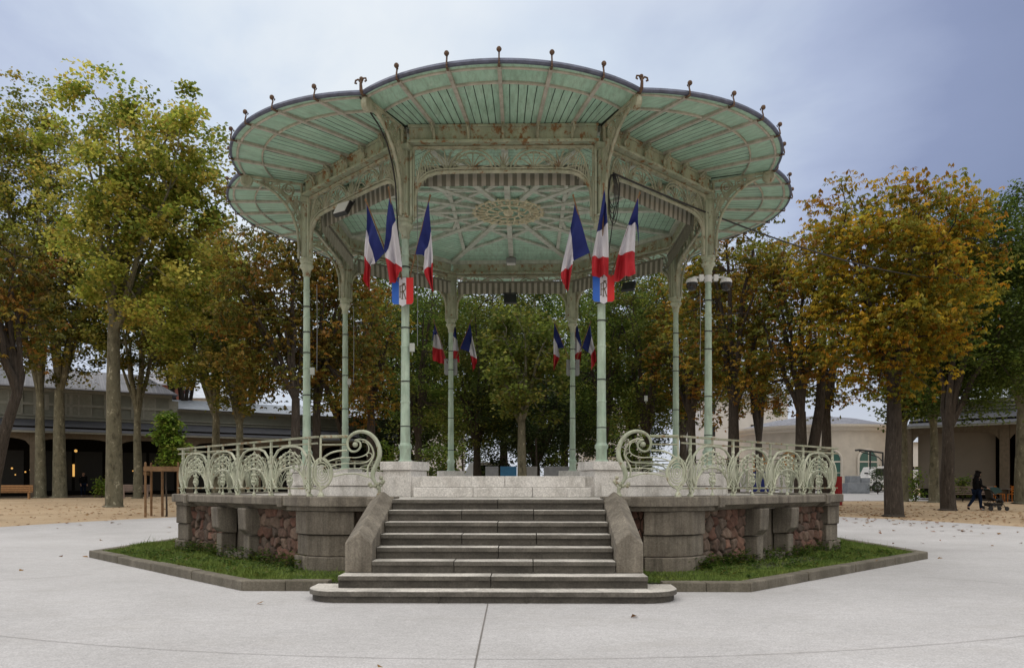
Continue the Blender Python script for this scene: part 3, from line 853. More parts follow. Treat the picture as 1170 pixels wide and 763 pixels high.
ros.tube([(.26*math.cos(t), .26*math.sin(t), zr-.06) for t in np.linspace(0, 2*PI, 24, endpoint=False)], .026, 6, closed=True)
for i in range(24):
    t = 2*PI*i/24
    ros.tube([(.54*math.cos(t), .54*math.sin(t), zr-.05), (.66*math.cos(t+.09), .66*math.sin(t+.09), zr-.07), (.80*math.cos(t+.05), .80*math.sin(t+.05), zr-.03)], .022, 5)
    ros.tube([(.66*math.cos(t)+.055*math.cos(q), .66*math.sin(t)+.055*math.sin(q), zr-.04) for q in np.linspace(0, 2*PI, 9, endpoint=False)], .015, 5, closed=True)
    if i % 2 == 0:
        ros.tube([(.27*math.cos(t), .27*math.sin(t), zr-.06), (.40*math.cos(t+.15), .40*math.sin(t+.15), zr-.09), (.52*math.cos(t), .52*math.sin(t), zr-.05)], .024, 5)
    ros.ball((.83*math.cos(t), .83*math.sin(t), zr-.03), .04, 6)
ros.lathe([(.02, zr-.12), (.09, zr-.10), (.13, zr-.04), (.10, zr-.0)], (0,0,0), 14)
ros.build('ceiling_rosette', M['brass'], bs)
# --- roof above (zinc), low slopes hidden from below
rf = MB()
ou = []
for k in range(8):
    Mz = Matrix.Rotation(R(45*k), 3, 'Z')
    for f in np.linspace(-1, 1, 13)[:-1]:
        p = Mz @ lobe_out(f); ou.append((p.x, p.y, cz(1) + .07))
n = len(ou); inn = [(x*.62, y_*.62, 8.35) for x, y_, _ in ou]
rf.add(ou + inn + [(0, 0, 9.2)], [(i, (i+1) % n, n+(i+1) % n, n+i) for i in range(n)] + [(n+i, n+(i+1) % n, 2*n) for i in range(n)])
rf.build('roof', M['zinc'], bs)
# rear fascia boxes: two flat panels seen at the back ceiling edge
# ================================================================== BALUSTRADES
def balmesh():
    rail = MB(); post = MB(); pan = MB()
    H = .92
    rail.bb(-2.735, 2.735, -.028, .028, H-.03, H); rail.bb(-2.735, 2.735, -.013, .013, H-.125, H-.10); rail.bb(-2.735, 2.735, -.012, .012, .11, .135)
    post.bb(-.017, .017, -.017, .017, 0, H-.03); post.lathe([(.05, 0), (.05, .02), (.025, .05)], (0,0,0), 8); post.ball((0, 0, .70), .03, 8)
    def alm(hw, za, zb, n=14):
        pts = []
        for i in range(n+1):
            t = i/n; pts.append((hw*math.sin(PI*t)**.8, 0, za + (zb-za)*t))
        return pts
    for hw, za, zb in ((.17, .10, .66), (.12, .16, .56), (.07, .22, .47)):
        for sg in (-1, 1): post.tube([(sg*x, .012*sg, z) for x, _, z in alm(hw, za, zb)], .011, 5)
    post.tube([(0, -.02, .03), (.05, -.03, .08), (.03, -.03, .13)], .014, 5); post.tube([(0, -.02, .03), (-.05, -.03, .08), (-.03, -.03, .13)], .014, 5)
    # one arch module, 1.25 wide, centred
    def arc(w, zb, zt, r, y=0, n=17, bulge=1.0):
        pts = []
        for i in range(n):
            t = PI * i/(n-1); pts.append((w*math.cos(t), y, zb + (zt-zb)*math.sin(t)))
        pan.tube(pts, r, 6)
    pan.tube([(.46, 0, .125), (.58, 0, .28), (.60, 0, .45), (.53, 0, .62), (.38, 0, .74), (.2, 0, .785), (0, 0, .795), (-.2, 0, .785), (-.38, 0, .74), (-.53, 0, .62), (-.60, 0, .45), (-.58, 0, .28), (-.46, 0, .125)], .022, 6)
    arc(.48, .28, .70, .012); arc(.41, .30, .64, .010); arc(.34, .33, .58, .009)
    pan.tube([(.50, 0, .125), (.44, 0, .27), (.32, 0, .385), (.16, 0, .44), (0, 0, .455), (-.16, 0, .44), (-.32, 0, .385), (-.44, 0, .27), (-.50, 0, .125)], .020, 6)
    for i, x in enumerate((-.30, -.15, 0, .15, .30)):
        top = .73 - abs(x)*.35; pan.tube([(x, 0, .43 - abs(x)*.3), (x, 0, top)], .009, 5)
        for zq in np.arange(.52 - abs(x)*.3, top, .09):
            pan.ball((x + .012*((-1)**i), -.012, zq), .022 + .006*rnd.random(), 6)
        pan.tube([(x, 0, top-.02), (x+.03, -.01, top+.02), (x+.055, 0, top-.01)], .009, 5)
    pan.tube([(0, 0, .135), (0, 0, .44)], .012, 5); pan.lathe([(.035, 0), (.03, .03), (.012, .06), (.012, .13)], (0,0,0), 8)
    for sg in (-1, 1):
        pan.tube([(sg*.012, 0, .16), (sg*.07, 0, .20), (sg*.09, 0, .27), (sg*.05, 0, .31), (sg*.03, 0, .27)], .011, 5)
        pan.ball((sg*.05, 0, .35), .026, 6); pan.ball((sg*.03, -.01, .23), .028, 6)
    pan.tube([(0, 0, .80), (0, 0, H-.03)], .011, 5); pan.ball((0, 0, .855), .022, 6)
    pan.tube([(.028*math.cos(q), 0, .855+.04*math.sin(q)) for q in np.linspace(0, 2*PI, 9, endpoint=False)], .007, 5, closed=True)
    return rail, post, pan
rail_, post_, pan_ = balmesh()
ZC = 1.24
names = {1: ('balustrade', 'long right front balustrade of pale green iron arches on the podium', 'balustrade'),
         2: ('balustrade', 'right side balustrade of green iron arches seen end on past the far corner', 'balustrade'),
         7: ('balustrade', 'long left front balustrade of pale green iron arches on the podium', 'balustrade'),
         6: ('balustrade', 'left side balustrade of green iron arches seen end on past the far corner', 'balustrade'),
         3: ('balustrade', 'right rear balustrade of iron arches across the podium behind the columns', 'balustrade'),
         5: ('balustrade', 'left rear balustrade of iron arches across the podium behind the columns', 'balustrade')}
proto = None
for k in (7, 1, 2, 6, 3, 5):            # the rear face is open
    a = R(45*k); P = kw(6.62*math.sin(a), -6.62*math.cos(a), ZC)
    if proto is None:
        t = proto = thing(*names[k], P, KR + a, 'balustrades round the podium')
        rail_.build('rail', M['handrail'], t)
        fp = fa = None
        for x in (-2.5, -1.25, 0, 1.25, 2.5):
            if fp is None: fp = post_.build('post', M['rail_paint'], t, loc=(x, 0, 0))
            else: clone(fp, t, (x, 0, 0))
        for x in (-1.875, -.625, .625, 1.875):
            if fa is None: fa = pan_.build('arch_panel', M['rail_paint'], t, loc=(x, 0, 0))
            else: clone(fa, t, (x, 0, 0))
    else:
        t = copy_tree(proto); t.location = P; t.rotation_euler.z = KR + a; t['label'] = names[k][1]
def volute(sg):
    """front return with the big scroll end; x grows towards the stairs"""
    K_ = .00189
    def c(pts): return [(sg*((x-225)*K_), 0, (630-z)*K_) for x, z in pts]
    def sm(pts, n=6):                            # Catmull-Rom
        P = [pts[0]] + list(pts) + [pts[-1]]; out = []
        for i in range(1, len(P)-2):
            p0, p1, p2, p3 = (np.array(P[i+j], float) for j in (-1, 0, 1, 2))
            for j in range(n):
                t = j/n; out.append(tuple(.5*((2*p1) + (-p0+p2)*t + (2*p0-5*p1+4*p2-p3)*t*t + (-p0+3*p1-3*p2+p3)*t**3)))
        return out + [tuple(pts[-1])]
    t = thing('balustrade_end', f'scrolled iron balustrade end with big volute {"left" if sg > 0 else "right"} of the stair top', 'balustrade', kw(-sg*2.70, -6.62, ZC), KR, 'balustrade ends flanking the stairs')
    ra = MB()
    ra.tube(c([(225, 152), (450, 150)]), .024, 6); ra.tube(c([(225, 216), (440, 214)]), .013, 6)
    ra.build('rail', M['handrail'], t, smooth=True)
    sc = MB(); P = sm(c([(500, 178), (540, 195), (545, 235), (510, 268), (465, 262), (442, 215), (455, 160), (500, 122), (560, 110), (620, 128), (672, 180), (698, 250), (698, 310), (675, 370), (652, 420), (645, 470), (665, 515), (695, 545)]))
    k = len(P); sc.tube(P, [.016 + .020*min(1, max(0, (i/k-.2)*2.2)) * (1 if i/k < .85 else max(.3, (1-i/k)/.15)) for i in range(k)], 8)
    sc.ball(c([(505, 214)])[0], .042, 10)
    sc.build('scroll', M['mint'], t, smooth=True)
    inn = MB()
    for pl, r in (([(500, 180), (545, 172), (600, 190), (640, 240), (652, 300), (630, 350), (605, 400), (605, 450), (612, 475)], .014),
                  ([(235, 330), (300, 285), (370, 265), (440, 262)], .014), ([(270, 360), (340, 330), (430, 318), (520, 318), (590, 295), (615, 255), (600, 205), (560, 190)], .009),
                  ([(300, 395), (380, 370), (480, 362), (570, 360), (615, 345)], .008), ([(320, 440), (400, 412), (500, 405), (600, 408)], .008),
                  ([(330, 470), (420, 450), (520, 450), (610, 475)], .012), ([(590, 360), (625, 330), (640, 300), (620, 280), (595, 290), (605, 310)], .008),
                  ([(610, 470), (640, 490), (660, 520)], .011)):
        inn.tube(sm(c(pl)), r, 5)
    inn.build('scroll_bars', M['rail_paint'], t, smooth=True)
    po = MB()
    po.tube(c([(228, 630), (228, 570)]), .022, 6); po.tube(c([(225, 350), (228, 152)]), .017, 6); po.lathe([(.055, 0), (.05, .03), (.025, .07)], c([(228, 630)])[0], 8)
    for rx, ry, rr in ((105, 140, .014), (85, 100, .010), (62, 72, .010), (40, 45, .009), (20, 22, .009)):
        po.tube([c([(235 + rx*math.cos(q)*.72, 440 + ry*math.sin(q)*.85)])[0] for q in np.linspace(0, 2*PI, 22, endpoint=False)], rr, 5, closed=True)
    po.tube(sm(c([(245, 330), (300, 380), (320, 450), (290, 530), (225, 575)])), .016, 6)
    po.tube(sm(c([(205, 340), (180, 420), (190, 500), (240, 570)])), .016, 6)
    po.tube(c([(190, 560), (215, 575), (245, 545), (265, 550)]), .014, 5)
    po.build('post', M['rail_paint'], t)
    ft = MB(); ft.lathe([(.05, 0), (.05, .02), (.028, .06), (.022, .16)], c([(698, 630)])[0], 8)
    for p in ((690, 560), (720, 520), (712, 480), (665, 545), (630, 545), (622, 530), (690, 530), (730, 510)): ft.ball(c([p])[0], .032, 6)
    ft.tube(sm(c([(695, 560), (725, 530), (715, 470)])), .012, 5); ft.tube(sm(c([(690, 560), (655, 550), (610, 545)])), .012, 5)
    ft.build('foot', M['iron_lace'], t)
for sg in (1, -1): volute(sg)
# ================================================================== FLAGS AND SHIELDS
def catm(pts, t):
    """smooth curve through four control points, t in 0..1"""
    n = len(pts) - 1; P = [np.array(p, float) for p in pts]; P = [2*P[0]-P[1]] + P + [2*P[-1]-P[-2]]
    i = min(int(t*n), n-1); s = t*n - i; p0, p1, p2, p3 = P[i:i+4]
    return .5*((2*p1) + (-p0+p2)*s + (2*p0-5*p1+4*p2-p3)*s*s + (-p0+3*p1-3*p2+p3)*s**3)
FL = {  # side: list of (top edge, bottom edge, pole tip, pole foot, forward lean at tip)
 'L': (338, 620, [
   ([(148,135),(136,270),(110,412),(97,545)], [(240,400),(177,452),(152,480),(147,630)], (142,110), (322,590), .50),
   ([(290,90),(318,225),(340,482),(339,520)], [(237,392),(248,407),(244,430),(268,603)], (288,55), (336,570), .62),
   ([(522,120),(530,285),(535,462),(533,628)], [(425,402),(478,415),(473,505),(524,622)], (530,88), (380,525), .50)]),
 'R': (372, 605, [
   ([(185,125),(160,262),(106,508),(122,590)], [(283,398),(186,440),(178,470),(152,635)], (174,88), (322,520), .50),
   ([(355,65),(317,298),(296,420),(289,540)], [(372,160),(380,245),(394,430),(396,540)], (350,38), (366,560), .62),
   ([(558,108),(508,247),(455,413),(425,572)], [(580,368),(558,240),(560,385),(562,522)], (570,75), (405,560), .50)])}
KZ = .00288
def flag_tree(key, i):
    cx, cy, L = FL[key]; T, B, tip, foot, lean = L[i]
    cv = lambda p: np.array([(p[0]-cx)*KZ, 0, (cy-p[1])*KZ])
    tp, ft = cv(tip), cv(foot); tp[1] = -lean; ft[1] = .03
    t = thing('flag', 'x', 'flag')
    po = MB(); po.tube([tuple(ft), tuple(tp)], .012, 6); po.ball(tuple(tp), .018, 6, 1.6)
    po.build('pole', M['wood'] , t)
    nu, nv = 36, 14; vs = []; fs = []; mi = []
    top, bot = [cv(p) for p in T], [cv(p) for p in B]
    ph = i*1.7 + (key == 'R')*.8
    for a in range(nu+1):
        u = a/nu; pt, pb = catm(top, u), catm(bot, u)
        for b_ in range(nv+1):
            v = b_/nv; p = pt*(1-v) + pb*v
            zt = (p[2]-ft[2])/(tp[2]-ft[2]); yb = -lean*min(1, max(.25, zt))
            rip = .075*math.sin(v*8.5 + ph + u*2.2)*(.35 + .65*u) + .042*math.sin(v*15 + ph*2 - u*5)*(.2 + u) + .025*math.sin(u*9 + v*4 + ph)
            vs.append((p[0] + .008*math.sin(v*11+ph)*u, yb + rip - .03, p[2]))
    for a in range(nu):
        for b_ in range(nv):
            q = a*(nv+1) + b_; fs.append((q, q+1, q+nv+2, q+nv+1)); mi.append(min(2, a*3//nu))
    m = MB(); m.v = vs; m.f = fs; m.m = mi
    m.build('cloth', [M['blue'], M['white'], M['red']], t, smooth=True)
    return t
def shield_tree():
    t = thing('crest_shield', 'x', 'shield')
    W, H2 = .385, .255
    def shape(x0, x1, yo):                       # outline of one band, rounded outer corners, pointed centre
        low = lambda x: -H2 + .035 - .04*max(0, 1-abs(x)/.07) + (.05*max(0, (abs(x)-.15)/.043)**2)
        xs_ = np.linspace(x0, x1, 9)
        return [(x, low(x)) for x in xs_] + [(x1, H2), (x0, H2)]
    m = MB()
    for j, (x0, x1) in enumerate(((-W/2, -W/6), (-W/6, W/6), (W/6, W/2))):
        P = shape(x0, x1, 0); n = len(P)
        vs = [(x, -.014, z) for x, z in P] + [(x, .014, z) for x, z in P]
        m.add(vs, [tuple(range(n))], j); m.add(vs, [tuple(reversed(range(n, 2*n)))] + [(i, n+i, n+(i+1) % n, (i+1) % n) for i in range(n)], 3)
    m.build('shield_board', [M['sh_blue'], M['white'], M['sh_red'], M['grey_metal']], t)
    # interlaced RF monogram in bronze: an R with an F behind it
    l = MB(); y0 = -.019
    def bar(x0, z0_, x1, z1_, w): l.beam((x0, y0, z0_), (x1, y0, z1_), .008, w, up=(-(z1_-z0_), 0, (x1-x0)))
    S = .011
    bar(-.005, -.125, -.005, .125, S*1.3)                                     # stem of the R
    q = [(-.005, .125), (.03, .122), (.052, .10), (.052, .045), (.03, .02), (-.005, .018)]
    for a, c in zip(q[:-1], q[1:]): bar(*a, *c, S)
    bar(.012, .018, .056, -.125, S*1.2); bar(-.022, -.125, .014, -.125, .008); bar(.042, -.125, .068, -.125, .008)
    bar(-.045, -.10, -.045, .10, S*1.2); bar(-.045, .10, .04, .148, .0001 + S*.8)  # F
    bar(-.062, .10, -.03, .10, .008); bar(-.045, .0, .02, .0, S*.9); bar(-.062, -.10, -.028, -.10, .008); bar(.02, -.015, .02, .018, .008)
    bar(-.005, .148, .045, .148, S); bar(.045, .13, .045, .15, .008)
    l.build('monogram', M['bronze'], t)
    s = MB(); s.bb(-.05, .05, .012, .06, -.05, .22); s.box((0, .03, .24), (.16, .05, .06)); s.build('mounting_bracket', M['dark_metal'], t)
    return t
FN = {'L': [('leftmost flag of the front left column, beside its shield', 0), ('middle flag of the front left column, in front of the post', 1), ('right flag of the front left column, inside the opening', 2)],
      'R': [('left flag of the front right column, inside the opening', 0), ('middle flag of the front right column, in front of the post', 1), ('rightmost flag of the front right column, beside its shield', 2)]}
RN = {'L': ['right flag on the right rear column, its hoist outside', 'middle flag on the right rear column, half behind the post', 'left flag on the right rear column, in the opening'],
      'R': ['right flag on the left rear column, in the opening', 'middle flag on the left rear column, half behind the post', 'left flag on the left rear column, its hoist outside']}
sh0 = None
for key, sx in (('L', -1), ('R', 1)):
    P = (sx*(HC + .02), -AC - .17, 4.87 if sx < 0 else 4.90)
    for i in range(3):
        t = flag_tree(key, i); t.location = kw(*P); t.rotation_euler.z = KR
        t['label'] = 'blue white red ' + FN[key][i][0]; t['group'] = 'tricolour flags on the columns'
        c = copy_tree(t); c.location = kw(-P[0], -P[1], P[2] - .02); c.rotation_euler.z = KR + PI
        c['label'] = 'small blue white red ' + RN[key][i]
    if sh0 is None: s = sh0 = shield_tree()
    else: s = copy_tree(sh0)
    s.location = kw(*P); s.rotation_euler.z = KR; s['group'] = 'tricolour shields on the columns'
    s['label'] = f'blue white red shield with bronze RF monogram on the front {"left" if sx < 0 else "right"} column'
    c = copy_tree(s); c.location = kw(-P[0], -P[1], P[2] - .02); c.rotation_euler.z = KR + PI
    c['label'] = f'grey back of a shield on the {"right" if sx < 0 else "left"} rear column, seen from behind'
    c['group'] = 'shields on the rear columns'

# ================================================================== FITTINGS ON THE BANDSTAND
def floodlight(loc, rz, tilt, label):
    t = thing('floodlight', label, 'floodlight', loc, rz, 'floodlights under the canopy')
    Mx = Matrix.Rotation(tilt, 3, 'X')
    b = MB(); b.box((0, .05, -.02), (.36, .09, .30), 0, 0, Mx); b.build('housing', M['dark_metal'], t, bevel=.01)
    l = MB(); l.box(Mx @ Vector((0, -.004, 0)), (.32, .012, .25), 0, 0, Mx); l.build('lens', M['white_plastic'], t)
    y = MB(); y.tube([(-.2, .08, 0), (-.2, .16, .12), (.2, .16, .12), (.2, .08, 0)], .014, 5); y.tube([(0, .16, .12), (0, .22, .22)], .018, 5); y.build('yoke', M['dark_metal'], t)
    return t
def pt(px, py, d): return Vector((at(px, d), d, zz(py, d)))
floodlight(pt(390, 237, 15.2), R(-35), R(-28), 'floodlight with white face hanging under the left front frieze')
floodlight(pt(719, 327, 20.6), R(150), R(35), 'floodlight with pale face under the right rear valance')
floodlight(pt(583, 341, 22.2), R(180), R(20), 'dark floodlight seen from behind in the rear opening')
for px, py, d, lab in ((411, 253, 16.8, 'left'), (754, 247, 16.8, 'right')):
    t = thing('ceiling_lamp', f'shallow rusty grey lamp box under the ceiling on the {lab}', 'lamp', (at(px, d), d, 7.87), KR, 'ceiling lamps')
    b = MB(); b.bb(-.28, .28, -.11, .11, -.10, .0); b.build('housing', M['iron_lace'], t, bevel=.02)
    b = MB(); b.bb(-.22, .22, -.07, .07, -.112, -.101); b.build('diffuser', M['ceil_rib'], t)
t = thing('ceiling_lamp', 'small grey lamp at the rear end of the central ceiling rib', 'lamp', kw(0, 3.55, 7.82), KR, 'ceiling lamps')
b = MB(); b.bb(-.14, .14, -.10, .10, -.16, .0); b.build('housing', M['grey_metal'], t, bevel=.02)
b = MB(); b.bb(-.12, .12, -.08, .08, -.18, -.161); b.build('diffuser', M['white_plastic'], t)
# security cameras on the right column
colr = kw(AC, -HC, 0)
t = thing('security_camera', 'pair of white dome cameras on an arm round the right hand column', 'camera', (colr.x, colr.y, 5.72), KR)
b = MB(); b.tube([(-.38, -.06, .06), (-.30, -.03, .10), (0, 0, .09), (.30, -.03, .10), (.38, -.06, .06)], .024, 8); b.lathe([(.082, .0), (.082, .14)], (0,0,0), 14); b.bb(-.20, -.11, -.07, .02, .02, .15); b.bb(.11, .20, -.07, .02, .02, .15)
b.build('arm', M['white_plastic'], t)
for sx in (-1, 1):
    b = MB(); b.lathe([(.04, .08), (.10, .055), (.125, .0), (.125, -.03)], (sx*.36, -.06, 0), 16); h = b.build('hood', M['white_plastic'], t, smooth=True)
    b = MB(); b.lathe([(.118, -.035), (.118, -.10), (.085, -.17), (.01, -.20)], (sx*.36, -.06, 0), 16); b.build('dome', M['smoked'], h, smooth=True)
# junction boxes
M['box_grey'] = plain('pale box plastic', (.42, .45, .42), .5)
for px, py, d, lab in ((471, 397, 13.95, 'front left column'), (357, 424, 16.3, 'left hand column'), (399, 436, 20.0, 'left column behind'), (738, 455, 21.9, 'right rear column')):
    b = MB(); b.bb(-.045, .045, -.03, .03, -.075, .075); b.tube([(0, 0, -.07), (0, 0, -.14)], .009, 5)
    o = b.build('junction_box', M['box_grey'], None, bevel=.01, loc=pt(px, py, d))
    tag(o, f'small pale junction box strapped to the {lab}', 'junction box', 'junction boxes on the columns')
# black cable: coil on the right front column, then off to the trees; second run down the left bracket
b = MB(); P0 = Vector(kw(HC + .20, -AC - .08, 6.95))
for i in range(5):
    w = .05 + .012*i; h = .30 + .05*(i % 4); cz_ = P0.z - h + .02
    b.tube([(P0.x + w*math.cos(t_) + .01*i - .03, P0.y - .03 - .012*i, cz_ + h*math.sin(t_)) for t_ in np.linspace(0, 2*PI, 22, endpoint=False)], .0085, 5, closed=True)
b.tube([(P0.x + .02, P0.y, P0.z - .6), (P0.x - .04, P0.y, P0.z - 1.1), (P0.x - .13, P0.y + .05, P0.z - 1.7), (P0.x - .18, P0.y + .05, P0.z - 2.1)], .009, 5)
tag(b.build('cable_coil', M['black']), 'coil of black cable hanging on the front right column', 'cable')
b = MB(); E = Vector((22.8, 36.5, 11.3)); Q = Vector(kw(HC+.2, -AC-.1, 7.0))
b.tube([Q + (E-Q)*t_ + Vector((0, 0, -1.55*4*t_*(1-t_)*.5)) for t_ in np.linspace(0, 1, 30)], .019, 5)
tag(b.build('overhead_cable', M['black']), 'thin black cable slung from the bandstand to the trees on the right', 'cable')
b = MB(); v = Vector((-math.sin(R(22.5)), -math.cos(R(22.5)), 0))
pts = []
for r_2, z in ((5.98, 7.83), (5.7, 7.72), (5.4, 7.60), (5.15, 7.40), (4.98, 7.1), (4.88, 6.8), (4.84, 6.4), (4.80, 6.0), (4.74, 5.6)):
    q = v*r_2; pts.append(kw(q.x - .05, q.y, z))
b.tube(pts, .014, 5)
tag(b.build('bracket_cable', M['black']), 'black cable running down the curved bracket of the front left column', 'cable')
# thin cords hanging beside columns
for px, y0_, y1_, d, lab in ((477, 213, 395, 14.15, 'beside the front left column'), (362, 325, 424, 16.3, 'beside the left hand column'), (404, 350, 436, 19.9, 'beside the left column behind'), (800, 330, 415, 16.0, 'beside the right hand column'), (675, 260, 300, 14.2, 'beside the front right column')):
    b = MB(); b.tube([pt(px, y0_, d), pt(px + .4, (y0_+y1_)/2, d), pt(px, y1_, d)], .006, 4)
    tag(b.build('hanging_cord', M['grey_metal']), f'thin grey cord hanging straight down {lab}', 'cord', 'cords hanging by the columns')
# ================================================================== TREES
PAL = {  # leaf base colours (linear)
 'plane':  [(.19,.215,.036), (.24,.245,.048), (.14,.175,.03), (.29,.27,.065), (.10,.135,.025), (.24,.19,.04)],
 'olive':  [(.13,.135,.025), (.18,.165,.032), (.09,.10,.02), (.21,.16,.035), (.06,.075,.016)],
 'brown':  [(.13,.095,.018), (.16,.105,.018), (.12,.11,.02), (.09,.095,.018), (.17,.085,.016), (.07,.075,.015)],
 'gold':   [(.31,.215,.018), (.26,.19,.018), (.20,.175,.02), (.29,.175,.015), (.15,.155,.022), (.24,.12,.012), (.12,.13,.022), (.17,.165,.022)],
 'rust':   [(.18,.135,.016), (.21,.13,.016), (.13,.13,.02), (.10,.11,.018), (.18,.085,.013), (.085,.095,.016)],
 'lime':   [(.05,.08,.017), (.07,.105,.02), (.095,.13,.024), (.04,.06,.014)],
 'green':  [(.07,.115,.023), (.095,.15,.028), (.055,.09,.02), (.13,.17,.033), (.15,.165,.034)],
 'dark':   [(.025,.045,.016), (.035,.055,.018), (.02,.035,.013), (.045,.06,.018)],
 'bright': [(.09,.15,.02), (.12,.18,.022), (.07,.12,.018), (.15,.17,.03)],
 'mix':    [(.085,.115,.022), (.12,.14,.026), (.06,.085,.018), (.15,.14,.03), (.10,.13,.026)],
}
def leafmesh(name, centers, sizes, pals, kind, seed, per, spread, bright=1.0):
    """leaf faces scattered round cluster centres"""
    rg = np.random.default_rng(seed); C = np.repeat(centers, per, axis=0); n = len(C)
    S = np.repeat(sizes, per)
    pos = C + np.clip(rg.normal(0, 1, (n, 3)), -1.75, 1.75) * (spread * S)[:, None] * np.array([1, 1, .62])
    pal = np.array(pals); tone = rg.integers(0, len(pal), len(centers))
    pick = np.where(rg.uniform(0, 1, n) < .6, np.repeat(tone, per), rg.integers(0, len(pal), n))
    col = 1.55 * bright * pal[pick] * rg.uniform(.7, 1.25, (n, 1)) * np.repeat(rg.uniform(.62, 1.3, len(centers)), per)[:, None]
    if kind == 'palm': k, Ln, Wd = 5, .23, .085
    elif kind == 'broad': k, Ln, Wd = 1, .19, .165
    else: k, Ln, Wd = 1, .16, .10
    sc = rg.uniform(.7, 1.25, n)
    yaw = rg.uniform(0, 2*PI, n); droop = rg.normal(-.35, .35, n); roll = rg.normal(0, .6, n)
    if kind == 'palm': pos_r = np.repeat(pos, k, 0); sc_r = np.repeat(sc, k); col_r = np.repeat(col, k, 0)
    else: pos_r, sc_r, col_r = pos, sc, col
    N = len(pos_r)
    if kind == 'palm':
        off = np.tile(np.array([-1.9, -.85, 0, .85, 1.9]), n); ya = np.repeat(yaw, k) + off + rg.normal(0, .1, N)
        dr = np.repeat(droop, k) - .35 - .12*np.abs(off) + rg.normal(0, .12, N); ro = rg.normal(0, .35, N)
        sc_r = sc_r * (1 - .16*np.abs(off)) * .95
    else: ya, dr, ro = yaw, droop, roll
    d = np.stack([np.cos(ya)*np.cos(dr), np.sin(ya)*np.cos(dr), np.sin(dr)], 1)
    side = np.stack([-np.sin(ya), np.cos(ya), np.zeros(N)], 1); up = np.cross(d, side)
    side = side*np.cos(ro)[:, None] + up*np.sin(ro)[:, None]; nrm = np.cross(d, side)
    L = (Ln*sc_r)[:, None]; W = (Wd*sc_r)[:, None]*.5
    b0 = pos_r; a = b0 + d*L*.58 + side*W + nrm*W*.35; e = b0 + d*L*.58 - side*W + nrm*W*.35; tip = b0 + d*L
    if kind == 'broad': a = b0 + d*L*.45 + side*W*1.15 + nrm*W*.3; e = b0 + d*L*.45 - side*W*1.15 + nrm*W*.3
    V = np.stack([b0, a, tip, e], 1).reshape(-1, 3).astype(np.float32)
    me = bpy.data.meshes.new(name)
    me.vertices.add(4*N); me.vertices.foreach_set('co', V.ravel())
    me.loops.add(4*N); me.loops.foreach_set('vertex_index', np.arange(4*N, dtype=np.int32))
    me.polygons.add(N); me.polygons.foreach_set('loop_start', np.arange(0, 4*N, 4, dtype=np.int32))
    ca = me.color_attributes.new('leafcol', 'FLOAT_COLOR', 'POINT')
    cc_ = np.concatenate([np.clip(col_r, 0, 1), np.ones((N, 1))], 1).astype(np.float32)
    ca.data.foreach_set('color', np.repeat(cc_, 4, 0).ravel())
    me.update(); me.validate(); me.materials.append(M['leaf'])
    return me

